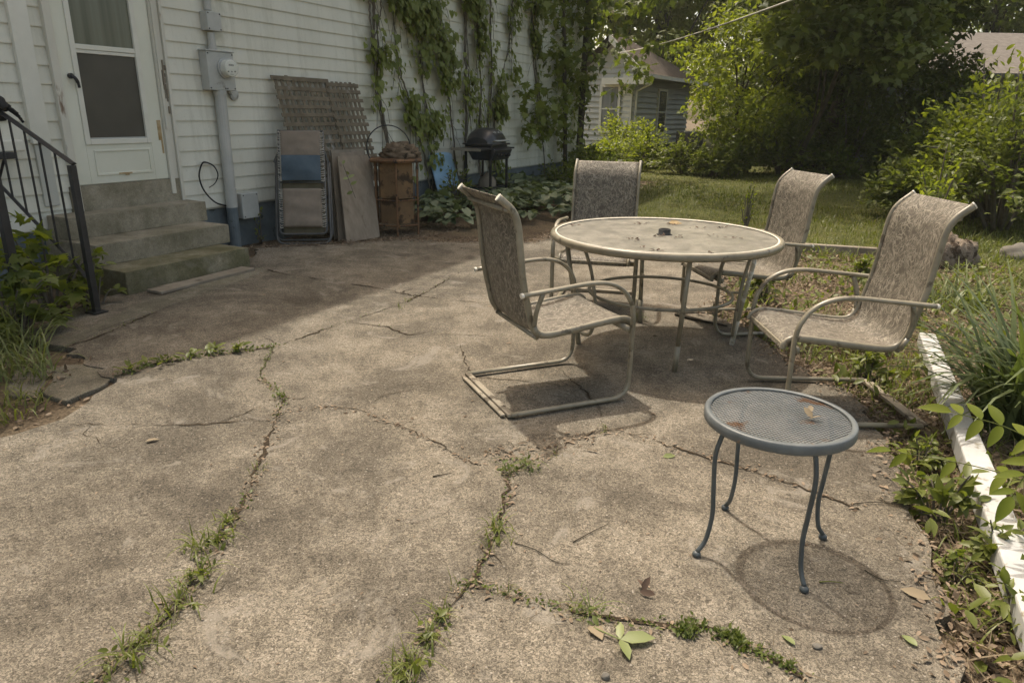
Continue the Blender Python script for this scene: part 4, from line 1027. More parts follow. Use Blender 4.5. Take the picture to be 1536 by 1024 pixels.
for f in feet:
    f = np.array(f)-np.array(SC); u = (np.array(feet[0])*0+f); L_ = np.linalg.norm(f-(FC-np.array(SC))); dr_ = (f-(FC-np.array(SC)))/L_
    o_ = FC-np.array(SC)
    def P_(k, z): p = o_+dr_*k; return (p[0], p[1], z)
    q = MB(); q.tube(spline([P_(.186, SZ-.030), P_(.203, SZ-.075), P_(.214, .36), P_(.206, .24), P_(.200, .15), P_(.214, .06), P_(.240, .018)], 6), .0078, 10); lg = q.build('leg', 'stool_leg', sb, True)
    q = MB(); e = P_(.242, 0); q.lathe([(.001, .0), (.012, .001), (.0145, .007), (.0135, .014), (.008, .019), (.001, .021)], e, 14); q.build('foot', 'stool_leg', lg, True)
L = Leaves(); r = rng(8); pp = np.array([[.955, 2.055, SZ+.006]]*3)+r.normal(size=(3, 3))*.008; L.put(LEAF8, pp, [[1, -.2, .5], [-.4, .6, .5], [.5, .7, .2]], [[.3, .2, 1], [-.5, .3, .7], [.2, -.5, .8]], .045)
tag(L.build('fallen_leaf', 'leaf_tan'), 'curled tan leaf resting on the mesh top of the small table', 'leaf')

# ------------------------------------------------------------------ white post lying on the ground at the right
A, B = np.array(POST_A), np.array(POST_B); u = (B-A)/np.linalg.norm(B-A); v_ = np.array([-u[1], u[0]])
q = MB(); hw = .048
def sq(p, z): return [tuple(p-v_*hw)+(z,), tuple(p+v_*hw)+(z,)]
a0, a1 = sq(A, .0), sq(A, .085); b0, b1 = sq(B, .0), sq(B, .085)
q.hexa([a0[0], b0[0], b0[1], a0[1], a1[0], b1[0], b1[1], a1[1]])
tag(q.build('fence_post', 'white_vinyl', bevel=.008), 'white vinyl post lying in the weeds along the right side of the patio', 'post')
# bed edging timber, stump, stones
q = MB(); A, B = np.array([2.75, 7.98]), np.array([4.15, 7.60]); n_ = np.array([.26, .965])*.045
q.hexa([(*(A-n_), -.05), (*(B-n_), -.05), (*(B+n_), -.05), (*(A+n_), -.05), (*(A-n_), .06), (*(B-n_), .055), (*(B+n_), .055), (*(A+n_), .06)])
tag(q.build('edging_timber', 'old_wood', bevel=.01), 'grey timber edging between the planting bed and the lawn', 'timber')
q = MB(); rows = []
for i, (rr, z) in enumerate([(.02, -.06), (.17, -.05), (.21, .04), (.235, .13), (.27, .185), (.31, .16), (.335, .07), (.36, -.02), (.42, -.15)]):
    row = []
    for j in range(97):
        a_ = 2*PI*j/96; d = Vector((math.cos(a_)*1.5, math.sin(a_)*1.5, z*4)); k = 1+.18*mn.noise(d*1.7)+.10*mn.noise(d*5)+.06*mn.noise(d*14); zz = z*(1+.45*mn.noise(d*1.4))+.035*mn.noise(d*6)+.02*mn.noise(d*15)
        row.append((rr*k*math.cos(a_)*1.1, rr*k*math.sin(a_)*.8, zz))
    rows.append(row)
q.grid(rows); tag(q.build('tree_stump', 'stump_wood', None, True, loc=(4.36, 7.20, .05)), 'weathered hollow tree stump in the grass behind the right front chair', 'stump')
def rock(loc, s, seed, label):
    bm = bmesh.new(); bmesh.ops.create_icosphere(bm, subdivisions=3, radius=1)
    for v in bm.verts:
        k = 1+.3*mn.noise(v.co*1.3+Vector((seed, 0, 0)))+.1*mn.noise(v.co*4); v.co = Vector((v.co.x*s[0], v.co.y*s[1], v.co.z*s[2]))*k
    o = bm_obj(bm, 'rock', 'stone', True); o.location = loc; return tag(o, label, 'rock', None)
rock((5.62, 7.75, .0), (.20, .16, .11), 1, 'grey rock at the right edge beside the stump')
rock((.258, 1.476, .006), (.011, .010, .010), 4, 'dark pebble at the bottom edge of the patio, below the green sprig')
rock((.862, 1.60, .005), (.014, .010, .006), 6, 'reddish flat stone beside the pale curled leaf on the patio')

# ================================================================== climbing vines on the wall
VLAB = ['leftmost climbing vine, woody forked stem nearly bare against the siding', 'climbing vine with hanging leaves, second from the left on the siding', 'dense leafy climbing vine behind the rusty stand on the siding',
 'leafy climbing vine falling behind the blue plastic panel', 'dark stemmed climbing vine rising left of the grill lid', 'thin climbing vine hanging close above the grill lid', 'brown nearly bare climbing vine above the grill lid',
 'climbing vine with big leaves spreading low over the right end of the grill', 'leafy climbing vine hanging between the grill and the two slim trunks', ]
vines = []
for i, line in enumerate(VINES[:9]):
    r = rng(300+i); pts = [hs(d, .05+.03*math.sin(k*1.7+i), max(z, -.05)) for k, (d, n, z) in enumerate(line)]
    if line[-1][2] > .2: pts.append(hs(line[-1][0]+.05, .12, -.05))
    d0, z0 = line[0][0], line[0][2]; pts = [hs(d0-.05, .05, z0+1.0)]+pts
    t = thing('climbing_vine', VLAB[i], 'vine', tuple(pts[-1]), 0, 'climbing vines on the white siding')
    S = np.array(spline(pts, 10)); m = len(S); S += r.normal(size=S.shape)*.006
    st_ = MB(); th0 = .024 if i in (0, 4) else .013
    st_.tube(S, [th0*(.45+.55*k/(m-1)) for k in range(m)], 6)
    tw = []
    for k in range(5 if i else 9):
        o_ = r.integers(2, m-12); ln = r.integers(8, min(26, m-o_)); off = (DV*r.uniform(-.13, .13))
        seg = S[o_:o_+ln]+np.sin(np.linspace(0, PI, ln))[:, None]*off+NV*.01
        st_.tube(seg, .006 if i else .009, 5); tw.append(seg)
    for k in range(26):       # fine hanging stems
        o_ = S[r.integers(2, int(m*.8))]; ln = r.uniform(.2, .8); dx = r.normal()*.10
        seg = np.array(spline([o_, o_+DV*dx+NV*.05-np.array([0, 0, ln*.4]), o_+DV*dx*1.5+NV*.06-np.array([0, 0, ln])], 5)); st_.tube(seg, .0035, 4); tw.append(seg)
    wchild(st_.build('stem', 'vine_bark', None, True), t)
    L = Leaves(); dens = [.25, .8, 1.25, .95, .8, .5, .14, .95, .95][i]
    pool = np.concatenate([S[:int(m*(.86 if i not in (0, 4) else .8))]]+tw); hgt = pool[:, 2]
    wgt = np.clip(.22+.6*(hgt-.4)/1.5, .10, 1.6)
    if i == 7: wgt = np.clip(1.8-abs(hgt-.9), .2, 2)
    wgt = wgt*np.clip(.55+np.sin(hgt*4.1+i*1.9)+.6*np.sin(hgt*9.3+i), .06, 2.2)
    wgt /= wgt.sum(); n = int(760*dens); ix = r.choice(len(pool), n, p=wgt)
    spread = .085 if i not in (2, 3) else .15
    P = pool[ix]+DV*r.normal(size=(n, 1))*spread+NV*np.abs(r.normal(size=(n, 1))*.05+.05)+np.array([0, 0, 1])*r.normal(size=(n, 1))*.05
    d = np.tile([0, 0, -1.0], (n, 1))+DV*r.normal(size=(n, 1))*.45+NV*r.uniform(.1, .6, (n, 1))
    nor = NV+np.array([0, 0, .45])+r.normal(size=(n, 3))*.3
    half = n*2//3
    L.put(HEART, P[:half], d[:half], nor[:half], r.uniform(.035, .115, half)); L.put(LOBED, P[half:], d[half:], nor[half:], r.uniform(.045, .14, n-half))
    L.build('foliage', 'leaf_vine', t, world=True)
# two slim trunks at the house corner with a leafy crown above
for i, (line, lab) in enumerate(zip(VINES[9:], ('slim tree trunk growing against the far end of the siding, left of its thicker neighbour', 'thicker vine covered tree trunk at the far corner of the white house'))):
    r = rng(330+i); t = thing('slim_tree', lab, 'tree', tuple(hs(line[-1][0], .22, 0)), 0, 'slim trees at the house corner')
    pts = [hs(line[0][0], .30, line[0][2]+2.2)]+[hs(d, .22, z) for d, n, z in line]+[hs(line[-1][0]+.02*i, .22, -.08)]
    S = spline(pts, 8); m = len(S); tr = MB(); tr.tube(S, [(.05+.03*i)*(.55+.5*k/(m-1)) for k in range(m)], 9); wchild(tr.build('trunk', 'bark', None, True), t)
    L = Leaves(); cl = []
    c0 = np.array(hs(line[0][0], .5, 3.6))
    for k in range(44):
        if i == 0: p = hs(r.uniform(6.6, 9.4), r.uniform(.1, .5), r.uniform(1.0, 4.3)**1.0)
        else: p = hs(r.uniform(8.6, 12.2), r.uniform(-.2, 1.5), r.uniform(1.9, 5.0))
        cl.append(list(p)+[r.uniform(.22, .42)])
    cl = np.array(cl); crown_clumps(L, r, cl, 46, .17, LOBED, .8, -.7)
    n = 200; ix = r.integers(m//3, m-6, n); P = np.array(S)[ix]+r.normal(size=(n, 3))*np.array([.14, .14, .08]); L.put(LOBED, P, np.tile([0, 0, -1.], (n, 1))+r.normal(size=(n, 3))*.5, NV*.5+np.array([0, 0, .6])+r.normal(size=(n, 3))*.3, r.uniform(.08, .15, n))
    L.build('crown', 'leaf_vine' if i == 0 else 'leaf_mid', t, world=True)

# ================================================================== plants beside the house
r = rng(51); L = Leaves()
poly = [tuple(hs(d, n, 0)[:2]) for d, n in ((1.9, 1.25), (2.4, 1.5), (3.0, 1.9), (3.8, 2.45), (4.6, 2.6), (6.2, 2.2), (8.5, 1.9), (8.5, .1), (4.2, .12), (2.6, .5))]
c = rand_in(r, poly, 330)
for (x, y) in c:
    h = r.uniform(.10, .34); k = r.integers(5, 10); a_ = r.uniform(0, 2*PI, k); rr = r.uniform(.04, .15, k)
    P = np.stack([x+rr*np.cos(a_), y+rr*np.sin(a_), h*r.uniform(.65, 1.05, k)], 1); d = np.stack([np.cos(a_), np.sin(a_), -.25+r.normal(size=k)*.2], 1)
    L.put(HEART, P, d, np.array([0, 0, 1.])+r.normal(size=(k, 3))*.25, r.uniform(.09, .165, k))
stuff(L.build('ground_cover', 'leaf_hosta'), 'broad heart shaped pale green leaves covering the ground below the grill', 'ground cover')

make_shrub('weed_clump', 'yellow green weeds growing at the foot of the house corner trunks', (1.45, 13.2), .95, .8, .8, 'leaf_bright', 61, 60, .07, LEAF8, 14, None, cat='weeds')
make_shrub('weed_clump', 'dim leafy weeds between the grill and the slim trunks', tuple(hs(6.9, .9, 0)[:2]), .75, .6, .6, 'leaf_mid', 62, 60, .07, LEAF8, 14, None, cat='weeds')
make_shrub('weed_clump', 'dark leafy weeds along the foundation under the slim trunks', tuple(hs(8.4, .8, 0)[:2]), .8, .7, .6, 'leaf_mid', 63, 60, .075, LEAF8, 14, None, cat='weeds')
make_shrub('vine_seedling', 'thin weed sprouting at the foundation right of the conduit', tuple(hs(.22, .10, 0)[:2]), .45, .12, .12, 'leaf_vine', 64, 6, .05, LEAF8, 6, None, cat='weed')
make_shrub('vine_tangle', 'leafy stems growing up in front of the blue plastic panel', tuple(hs(3.75, .5, 0)[:2]), .75, .30, .30, 'leaf_vine', 65, 26, .085, LEAF8, 10, None, cat='weeds')

# sapling behind the railing and tall grass at the left edge
make_shrub('sapling', 'leafy sapling with lobed leaves growing through the stair railing', tuple(hs(-2.62, 1.0, 0)[:2]), .85, .42, .36, 'leaf_bright', 71, 24, .12, LOBED, 8, None, cat='plant')
make_shrub('sapling', 'small bright sapling at the foot of the front railing post', tuple(hs(-2.40, 1.12, 0)[:2]), .50, .18, .18, 'leaf_weed', 72, 14, .085, LEAF8, 9, None, cat='plant')
make_shrub('sapling', 'dark leafy plant at the far left edge below the iron post', tuple(hs(-3.1, 1.35, 0)[:2]), .60, .40, .34, 'leaf_mid', 73, 30, .10, LOBED, 9, None, cat='plant')
def grass_clump(name, label, base, n, h, spread, mat, seed, w=.03, lean=(0, 0, 0), cat='grass', bend=(1.0, 2.2), group=None):
    r = rng(seed); L = Leaves(); a_ = r.uniform(0, 2*PI, n); rr = spread*np.sqrt(r.uniform(0, 1, n))
    P = np.stack([base[0]+rr*np.cos(a_), base[1]+rr*np.sin(a_), np.full(n, -.03)], 1)
    for k in range(6):
        ii = np.arange(n) % 6 == k; q = P[ii]; m = len(q)
        if not m: continue
        th = r.uniform(0, 2*PI, m); d = np.stack([np.cos(th)+lean[0], np.sin(th)+lean[1], r.normal(size=m)*.1+lean[2]], 1)
        L.put(blade(bend[0]+(bend[1]-bend[0])*k/5, w, 5), q, d, np.tile([0, 0, 1.], (m, 1)), h*r.uniform(.55, 1.15, m))
    return tag(L.build(name, mat), label, cat, group)
grass_clump('grass_clump', 'tall pale grass at the left edge of the patio beside the flagstones', (-2.75, 3.55), 130, .34, .24, 'grass_pale', 81, .014)
grass_clump('grass_clump', 'low green grass at the left edge in front of the flagstones', (-2.55, 3.15), 150, .17, .26, 'leaf_weed', 82, .02)
grass_clump('grass_clump', 'tall thin grass blades under the iron post at the far left', (-3.05, 4.0), 110, .42, .22, 'grass_pale', 83, .012)
grass_clump('iris_clump', 'big clump of long arching strap leaves beside the white post', (2.50, 3.12), 280, .82, .20, 'leaf_sedge', 84, .017, (-.42, .12, 0), 'plant', (.8, 2.0))
grass_clump('iris_clump', 'smaller clump of arching strap leaves at the right edge behind the big one', (3.15, 3.6), 90, .62, .15, 'leaf_sedge', 85, .018, (-.2, 0, 0), 'plant', (.8, 2.0))
grass_clump('lily_clump', 'pale grassy clump behind the right front chair, nearest the stump', (3.55, 5.5), 170, .42, .32, 'grass_pale', 86, .022, (-.1, -.1, 0), 'plant', (1.2, 2.4))
grass_clump('lily_clump', 'pale grassy clump at the right edge between the stump and the strap leaves', (4.25, 5.1), 170, .46, .32, 'grass_pale', 87, .022, (-.1, -.1, 0), 'plant', (1.2, 2.4))
grass_clump('lily_clump', 'pale grassy clump far right in front of the grey rock', (4.9, 6.1), 150, .42, .34, 'grass_pale', 88, .022, (0, 0, 0), 'plant', (1.2, 2.4))

# near sapling with compound leaves hanging over the white post
def compound(L, S, base, tip, n, size, seed, nor=(0, 0, 1), sag=.03):
    r = rng(seed); base, tip = np.array(base), np.array(tip); pts = np.array(spline([base, base*.5+tip*.5+np.array([0, 0, sag]), tip], 6)); S.tube(pts, [.003*(1-.6*k/(len(pts)-1)) for k in range(len(pts))], 5)
    ax = tip-base; ax /= np.linalg.norm(ax); nor = np.array(nor, float); side = np.cross(nor, ax); side /= np.linalg.norm(side)
    for i in range(n):
        t = .22+.74*i/(n-1) if n > 1 else .5; p = pts[int(t*(len(pts)-1))]
        for s in (-1, 1):
            d = side*s+ax*.55+np.array([0, 0, -.25])+r.normal(size=3)*.12
            L.put(LEAFN, [p], [d], [nor+r.normal(size=3)*.25], size*(1-.25*abs(t-.5))*r.uniform(.85, 1.1))
    L.put(LEAFN, [tip], [ax+np.array([0, 0, -.2])], [nor], size*1.1)
def R_(u, v, y):      # metres from the measured view line (fixed numbers, used while laying out)
    return (u, v, y)
sp = thing('ash_sapling', 'sapling with bright green compound leaves arching over the white post at the right', 'plant', (1.98, 2.02, -.03))
L = Leaves(); S = MB()
stem = [(1.98, 2.02, -.05), (1.95, 2.03, .16), (1.86, 2.04, .30), (1.72, 2.05, .385)]
S.tube(spline(stem, 6), [.006-.003*k/18 for k in range(19)], 6)
compound(L, S, (1.80, 2.04, .35), (1.47, 2.16, .475), 5, .092, 1, (-.2, -.5, 1))
compound(L, S, (1.72, 2.05, .385), (1.55, 1.92, .30), 4, .092, 2, (-.1, -.55, 1))
compound(L, S, (1.90, 2.04, .26), (1.80, 1.88, .26), 3, .085, 3, (.1, -.5, 1))
compound(L, S, (1.95, 2.03, .16), (2.16, 1.92, .34), 4, .09, 4, (.1, -.5, 1))
compound(L, S, (1.93, 2.03, .20), (1.45, 2.42, .20), 4, .085, 5, (-.2, -.3, 1))
wchild(S.build('stem', 'leaf_weed', None, True), sp); L.build('foliage', 'leaf_pinnate', sp, world=True)

# ------------------------------------------------------------------ weeds growing in the cracks and along the bed
TL = ['at the bottom edge of the frame in the left crack', 'second from the bottom in the left crack', 'with long runners in the lower left crack', 'thick, in the middle of the left crack', 'upper of two close tufts in the left crack', 'just right of the thickest weeds in the left crack', 'highest of the thick weeds in the left crack',
 'thin, alone on the upper part of the left crack', 'dark green, at the kink of the left crack', 'tiny, above the kink of the left crack', 'leafy, at the left end of the crack beside the flagstones', 'leafy, second in the row right of the flagstones', 'leafy, in the middle of the row right of the flagstones', 'leafy, fourth in the row right of the flagstones', 'leafy, right end of the row beside the flagstones',
 'small, in the crack at the edge of the house shadow', 'small, upper in the crack at the edge of the house shadow', 'bushy, at the crack junction in front of the nearest chair', 'bushy, right half of the pair in front of the nearest chair', 'thin, in the crack under the nearest chair shadow', 'long bladed, halfway down the middle crack', 'short, just below the long bladed weed in the middle crack',
 'beside the fork of the middle crack', 'below the fork of the middle crack', 'lower down the middle crack', 'near the bottom of the middle crack', 'at the bottom edge in the middle crack', 'spiky, beside the fallen green sprig', 'flat, left of the spiky weed by the green sprig', 'tiny, in the dark crack left of the green sprig', 'round, at the far foot of the table', 'tiny, under the near rail of the left chair', 'tiny, between the left chair and the table']
for i, (x, y, s) in enumerate(TUFTS):
    r = rng(1400+i); L = Leaves(); leafy = 10 <= i <= 14; rnd = i in (8, 17, 18, 27, 30)
    n = int((40 if rnd else 24)*s*r.uniform(.45, 1.25)+5); e = .055*s
    P = np.stack([x+r.normal(size=n)*e*.5, y+r.normal(size=n)*e*.8, np.full(n, .002)], 1)
    th = r.uniform(0, 2*PI, n); d = np.stack([np.cos(th), np.sin(th), r.uniform(-.1, .2, n)], 1)
    if leafy:
        k = n//2; L.put(LEAF8, P[:k]+[0, 0, .015], d[:k]+[0, 0, .5], np.array([0, 0, 1.])+r.normal(size=(k, 3))*.3, s*r.uniform(.05, .10, k)); P, d = P[k:], d[k:]
    for k in range(4):
        q = np.arange(len(P)) % 4 == k
        L.put(blade(.7+.6*k, .032 if not rnd else .024, 4), P[q], d[q], np.tile([0, 0, 1.], (q.sum(), 1))+r.normal(size=(q.sum(), 3))*.12, s*r.uniform(.035, .115, q.sum())*(.62 if rnd else 1))
    if not leafy and s > .6:      # a few straggling runners and small round leaves
        k = 10; th = r.uniform(0, 2*PI, k); L.put(blade(2.0, .015, 5), np.tile([x, y, .004], (k, 1)), np.stack([np.cos(th), np.sin(th), -.1*np.ones(k)], 1), np.tile([0, 0, 1.], (k, 1)), s*r.uniform(.08, .17, k))
        k = 10; L.put(LEAF8, np.stack([x+r.normal(size=k)*e*.5, y+r.normal(size=k)*e*.7, r.uniform(.005, .03, k)], 1), rdir(r, k), np.tile([0, 0, 1.], (k, 1))+r.normal(size=(k, 3))*.4, r.uniform(.015, .04, k))
    tag(L.build('weed_tuft', 'leaf_weed' if not rnd else 'leaf_moss'), 'green weed tuft '+TL[i], 'weed', 'weeds growing in the patio cracks')
# moss line and small seedlings along the cracks
r = rng(500); L = Leaves(); LM = Leaves()
S = np.array(jag(MOSS, .02, .006, 9, False))
for k in range(17):
    c_ = S[r.integers(0, len(S))]+r.normal(size=2)*.006; n = int(r.uniform(14, 62)); g = r.uniform(.006, .017)
    P = c_+r.normal(size=(n, 2))*g
    L.put(LEAF4, np.concatenate([P, r.uniform(.003, .016, (n, 1))], 1), rdir(r, n, .4), np.tile([0, 0, 1.], (n, 1))+r.normal(size=(n, 3))*.6, r.uniform(.006, .019, n))
    m_ = n//2; th = r.uniform(0, 2*PI, m_); L.put(blade(.7, .06, 3), np.concatenate([P[:m_], np.full((m_, 1), .002)], 1), np.stack([np.cos(th), np.sin(th), 0*th], 1), np.tile([0, 0, 1.], (m_, 1)), r.uniform(.012, .034, m_))
for pts, n, sp_, lo, hi in ((MOSS, 60, .016, .006, .018), (CRACKS[0][:8], 120, .016, .006, .022), (CRACKS[0][10:], 90, .010, .006, .018), (CRACKS[8][:10], 130, .010, .006, .02), (CRACKS[1], 90, .008, .006, .016), (CRACKS[9], 200, .015, .006, .02), (CRACKS[3], 60, .008, .006, .014), (CRACKS[2], 200, .02, .01, .03), (CRACKS[5], 40, .006, .006, .012), (CRACKS[13], 60, .008, .006, .014)):
    S = np.array(jag(pts, .02, .004, 9, False)); P = S[r.integers(0, len(S), n)]+r.normal(size=(n, 2))*sp_
    L.put(LEAF4, np.concatenate([P, r.uniform(.003, .014, (n, 1))], 1), rdir(r, n, .3), np.tile([0, 0, 1.], (n, 1))+r.normal(size=(n, 3))*.5, r.uniform(lo, hi, n))
stuff(L.build('moss', 'leaf_moss'), 'green moss and seedlings filling the patio cracks', 'moss')
# crack litter: straw, husks and crumbs caught in the joints and scattered on the slab
r = rng(501); L = Leaves()
allc = np.concatenate([np.array(jag(c, .03, .006, 5, False)) for c in (CRACKS[0], CRACKS[8], CRACKS[9], CRACKS[2], CRACKS[7])])
n = 900; P = allc[r.integers(0, len(allc), n)]+r.normal(size=(n, 2))*.02
L.put(LEAF8, np.concatenate([P, np.full((n, 1), .005)], 1), rdir(r, n)*[1, 1, .1], np.tile([0, 0, 1.], (n, 1))+r.normal(size=(n, 3))*.3, r.uniform(.006, .028, n))
n = 1700; P = rand_in(r, PATIO, n); P = P[(P[:, 1] > 1.2)]; n = len(P)
L.put(LEAF8, np.concatenate([P, np.full((n, 1), .004)], 1), rdir(r, n)*[1, 1, .1], np.tile([0, 0, 1.], (n, 1))+r.normal(size=(n, 3))*.35, r.uniform(.004, .018, n)*np.where(r.uniform(size=n) < .06, 2.2, 1))
cl = np.array([(.02, 2.75), (.0, 2.66), (.12, 2.80), (.30, 2.85), (-.06, 2.72)]); n = 90; P = cl[r.integers(0, 5, n)]+r.normal(size=(n, 2))*.045
L.put(LEAF8, np.concatenate([P, np.full((n, 1), .006)], 1), rdir(r, n)*[1, 1, .15], np.tile([0, 0, 1.], (n, 1))+r.normal(size=(n, 3))*.4, r.uniform(.012, .035, n))
stuff(L.build('patio_litter', 'leaf_litter'), 'small dry husks and crumbs scattered over the concrete', 'litter')

r = rng(510); L = Leaves()
edge = np.concatenate([np.array(jag([p for p in PATIO[4:22]], .03, .02, 31, False)), np.array(jag([p for p in PATIO[0:7]], .012, .07, 32, False))]); n = 6000
P = edge[r.integers(0, len(edge), n)]+r.normal(size=(n, 2))*.045
L.put(LEAF8, np.concatenate([P, r.uniform(.002, .012, (n, 1))], 1), rdir(r, n)*[1, 1, .25], np.tile([0, 0, 1.], (n, 1))+r.normal(size=(n, 3))*.4, r.uniform(.006, .034, n))
n = 700; P = edge[r.integers(0, len(edge), n)]+r.normal(size=(n, 2))*.05
L.put(blade(.5, .02, 3), np.concatenate([P, r.uniform(.003, .012, (n, 1))], 1), rdir(r, n), np.concatenate([r.normal(size=(n, 2)), r.uniform(-.2, .2, (n, 1))], 1), r.uniform(.02, .09, n))
stuff(L.build('edge_litter', 'leaf_litter'), 'dry litter spilling from the bed over the edge of the concrete', 'litter')
# leaf litter, straw and low weeds in the beds
BED = [(1.22, 1.0)]+[p for p in PATIO[5:22]][::-1]+[(1.0, 9.6), (2.2, 8.2), (4.1, 7.6), (5.2, 6.9), (4.4, 4.4), (3.2, 3.0), (2.3, 1.6), (1.8, .9)]
NEARBED = [(1.22, 1.0)]+PATIO[11:22][::-1]+[(2.1, 4.9), (2.9, 4.6), (2.1, 2.6), (1.55, 1.0)]
r = rng(502); L = Leaves()
for poly, n, lo, hi in ((BED, 15000, .015, .06), (NEARBED, 6000, .012, .05), ([tuple(hs(d, n_, 0)[:2]) for d, n_ in ((-.6, .05), (-.6, 1.0), (.4, .95), (1.6, 1.5), (2.6, 1.6), (2.6, .05))], 2200, .01, .04), ([(-4.2, 2.4), (-2.3, 2.85), (-2.1, 3.3), (-2.4, 3.9), (-3.1, 4.8), (-4.4, 4.6)], 1500, .012, .05)):
    P = rand_in(r, poly, n); L.put(LEAF8, np.concatenate([P, (gz_(P[:, 0], P[:, 1])+r.uniform(.0, .02, n))[:, None]], 1), rdir(r, n)*[1, 1, .35], np.tile([0, 0, 1.], (n, 1))+r.normal(size=(n, 3))*.45, r.uniform(lo, hi, n))
stuff(L.build('leaf_litter', 'leaf_litter'), 'brown leaf litter covering the planting beds', 'leaf litter')
L = Leaves()
for poly, n in ((BED, 6500), (NEARBED, 3600)):
    P = rand_in(r, poly, n); L.put(blade(.5, .018, 3), np.concatenate([P, (gz_(P[:, 0], P[:, 1])+r.uniform(.0, .03, n))[:, None]], 1), rdir(r, n), np.concatenate([r.normal(size=(n, 2)), r.uniform(-.2, .2, (n, 1))], 1), r.uniform(.04, .14, n))
for c, n in ((CRACKS[0][:9], 420), (CRACKS[8][:7], 120), (CRACKS[9], 140)):
    S = np.array(jag(c, .03, .006, 5, False)); P = S[r.integers(0, len(S), n)]+r.normal(size=(n, 2))*.022
    L.put(blade(.6, .016, 3), np.concatenate([P, r.uniform(.002, .008, (n, 1))], 1), rdir(r, n), np.concatenate([r.normal(size=(n, 2)), r.uniform(-.1, .1, (n, 1))], 1), r.uniform(.015, .085, n)*(.55+.45*(P[:, 1] < 1.9)))
stuff(L.build('dry_straw', 'leaf_tan'), 'dry straw and stalks lying in the bed beside the patio', 'straw')
L = Leaves(); n = 1500; P = rand_in(r, NEARBED, n); k = np.sin(P[:, 0]*9+np.sin(P[:, 1]*7))*np.sin(P[:, 1]*8.3+1) > -.1; P = P[k]; n = len(P)
for k in range(4):
    q = np.arange(n) % 4 == k; m_ = q.sum(); th = r.uniform(0, 2*PI, m_)
    L.put(blade(.8+.5*k, .03, 4), np.concatenate([P[q], np.full((m_, 1), -.03)], 1), np.stack([np.cos(th), np.sin(th), 0*th], 1), np.tile([0, 0, 1.], (m_, 1)), r.uniform(.05, .16, m_))
n = 5200; P = rand_in(r, BED, n); k = np.sin(P[:, 0]*5+np.sin(P[:, 1]*4))*np.sin(P[:, 1]*4.3+1) > -.1; P = P[k]; n = len(P); L.put(LEAF8, np.concatenate([P, (gz_(P[:, 0], P[:, 1])+r.uniform(.0, .09, n))[:, None]], 1), rdir(r, n, .3), np.tile([0, 0, 1.], (n, 1))+r.normal(size=(n, 3))*.4, r.uniform(.03, .085, n))
n = 7000; P = rand_in(r, BED, n); k = np.sin(P[:, 0]*6.1+np.sin(P[:, 1]*5)+2)*np.sin(P[:, 1]*5.7+.4) > .25; P = P[k]; n = len(P); th = r.uniform(0, 2*PI, n)
L.put(blade(1.3, .022, 4), np.concatenate([P, (gz_(P[:, 0], P[:, 1])-.005)[:, None]], 1), np.stack([np.cos(th), np.sin(th), 0*th], 1), np.tile([0, 0, 1.], (n, 1)), r.uniform(.06, .17, n))
stuff(L.build('low_weeds', 'leaf_weed'), 'low green weeds and grass growing through the bed litter', 'weeds')
WL = [((1.60, 2.30), .26, 'upright leafy weed between the patio and the white post, level with the small table feet'), ((1.66, 2.05), .22, 'leafy weed against the white post, below the compound leaves'), ((1.52, 1.72), .22, 'leafy weed beside the lower end of the white post'),
      ((1.78, 2.75), .18, 'low weed between the right chair rail and the white post'), ((2.02, 3.75), .24, 'leafy weed clump behind the seat of the right front chair'), ((2.30, 4.3), .26, 'leafy weed clump at the far end of the white post'), ((2.05, 5.6), .30, 'weed clump in the bed between the two right chairs'),
      ((2.5, 6.7), .35, 'weed clump in front of the timber edging'), ((3.2, 6.4), .30, 'weed clump left of the stump'), ((1.47, 1.95), .14, 'small seedling at the patio edge right of the stool shadow'), ((2.9, 5.0), .28, 'weed clump right of the far end of the white post')]
for i, (p, h, lab) in enumerate(WL):
    make_shrub('bed_weed', lab, p, h, h*.6, h*.6, 'leaf_weed', 520+i, 16, h*.27, LEAFN, 7, 'weeds in the planting bed', cat='weed', stems=5)
# thin upright weed stalk at the lawn edge above the table
make_shrub('tall_weed', 'thin upright weed with pale buds at the lawn edge above the table', (3.05, 9.3), .62, .14, .14, 'leaf_pinnate', 540, 12, .05, LEAF8, 8, None, cat='weed')
# single leaves, twigs
one_leaf((.246, 1.660, .008), .055, -1.2, 'leaf_tan', 'round tan leaf lying by the spiky weed at the patio crack', HEART, seed=1)
L = Leaves(); c_ = np.array([.315, 1.605, .012]); L.put(LEAF8, np.tile(c_, (3, 1)), [[1, .05, .1], [.2, -.9, .05], [.1, .9, .25]], [[0, -.2, 1], [.2, 0, 1], [-.3, 0, 1]], [.10, .075, .06])
S = MB(); S.tube(spline([c_, c_+[-.03, .02, 0], c_+[-.065, .05, -.005]], 4), .0025, 5)
t = thing('leaf_sprig', 'fresh green three leaf sprig fallen on the concrete near the bottom edge', 'sprig', tuple(c_)); L.build('leaves', 'leaf_fallen_green', t, world=True); wchild(S.build('stem', 'leaf_fallen_green'), t)
L = Leaves(); r = rng(61); L.put(LEAF8, np.array([[.418, 1.827, .008]]*4)+r.normal(size=(4, 3))*[.012, .006, .003], rdir(r, 4), rdir(r, 4, .6), .05); tag(L.build('fallen_leaf', 'leaf_brown'), 'dark brown curled leaf on the concrete left of the small table', 'leaf')
one_leaf((.80, 1.60, .008), .05, 2.0, 'leaf_fallen_green', 'pale green curled leaf on the concrete below the stool shadow', LEAFN, .6, 2)
one_leaf((.655, 2.72, .006), .06, .2, 'leaf_fallen_green', 'small pale green leaf on the concrete between the table and the stool', LEAF8, .2, 3)
one_leaf((1.14, 1.60, .01), .055, 1.9, 'leaf_fallen_green', 'grey green leaf at the patio edge in the lower right', LEAFN, .4, 4)
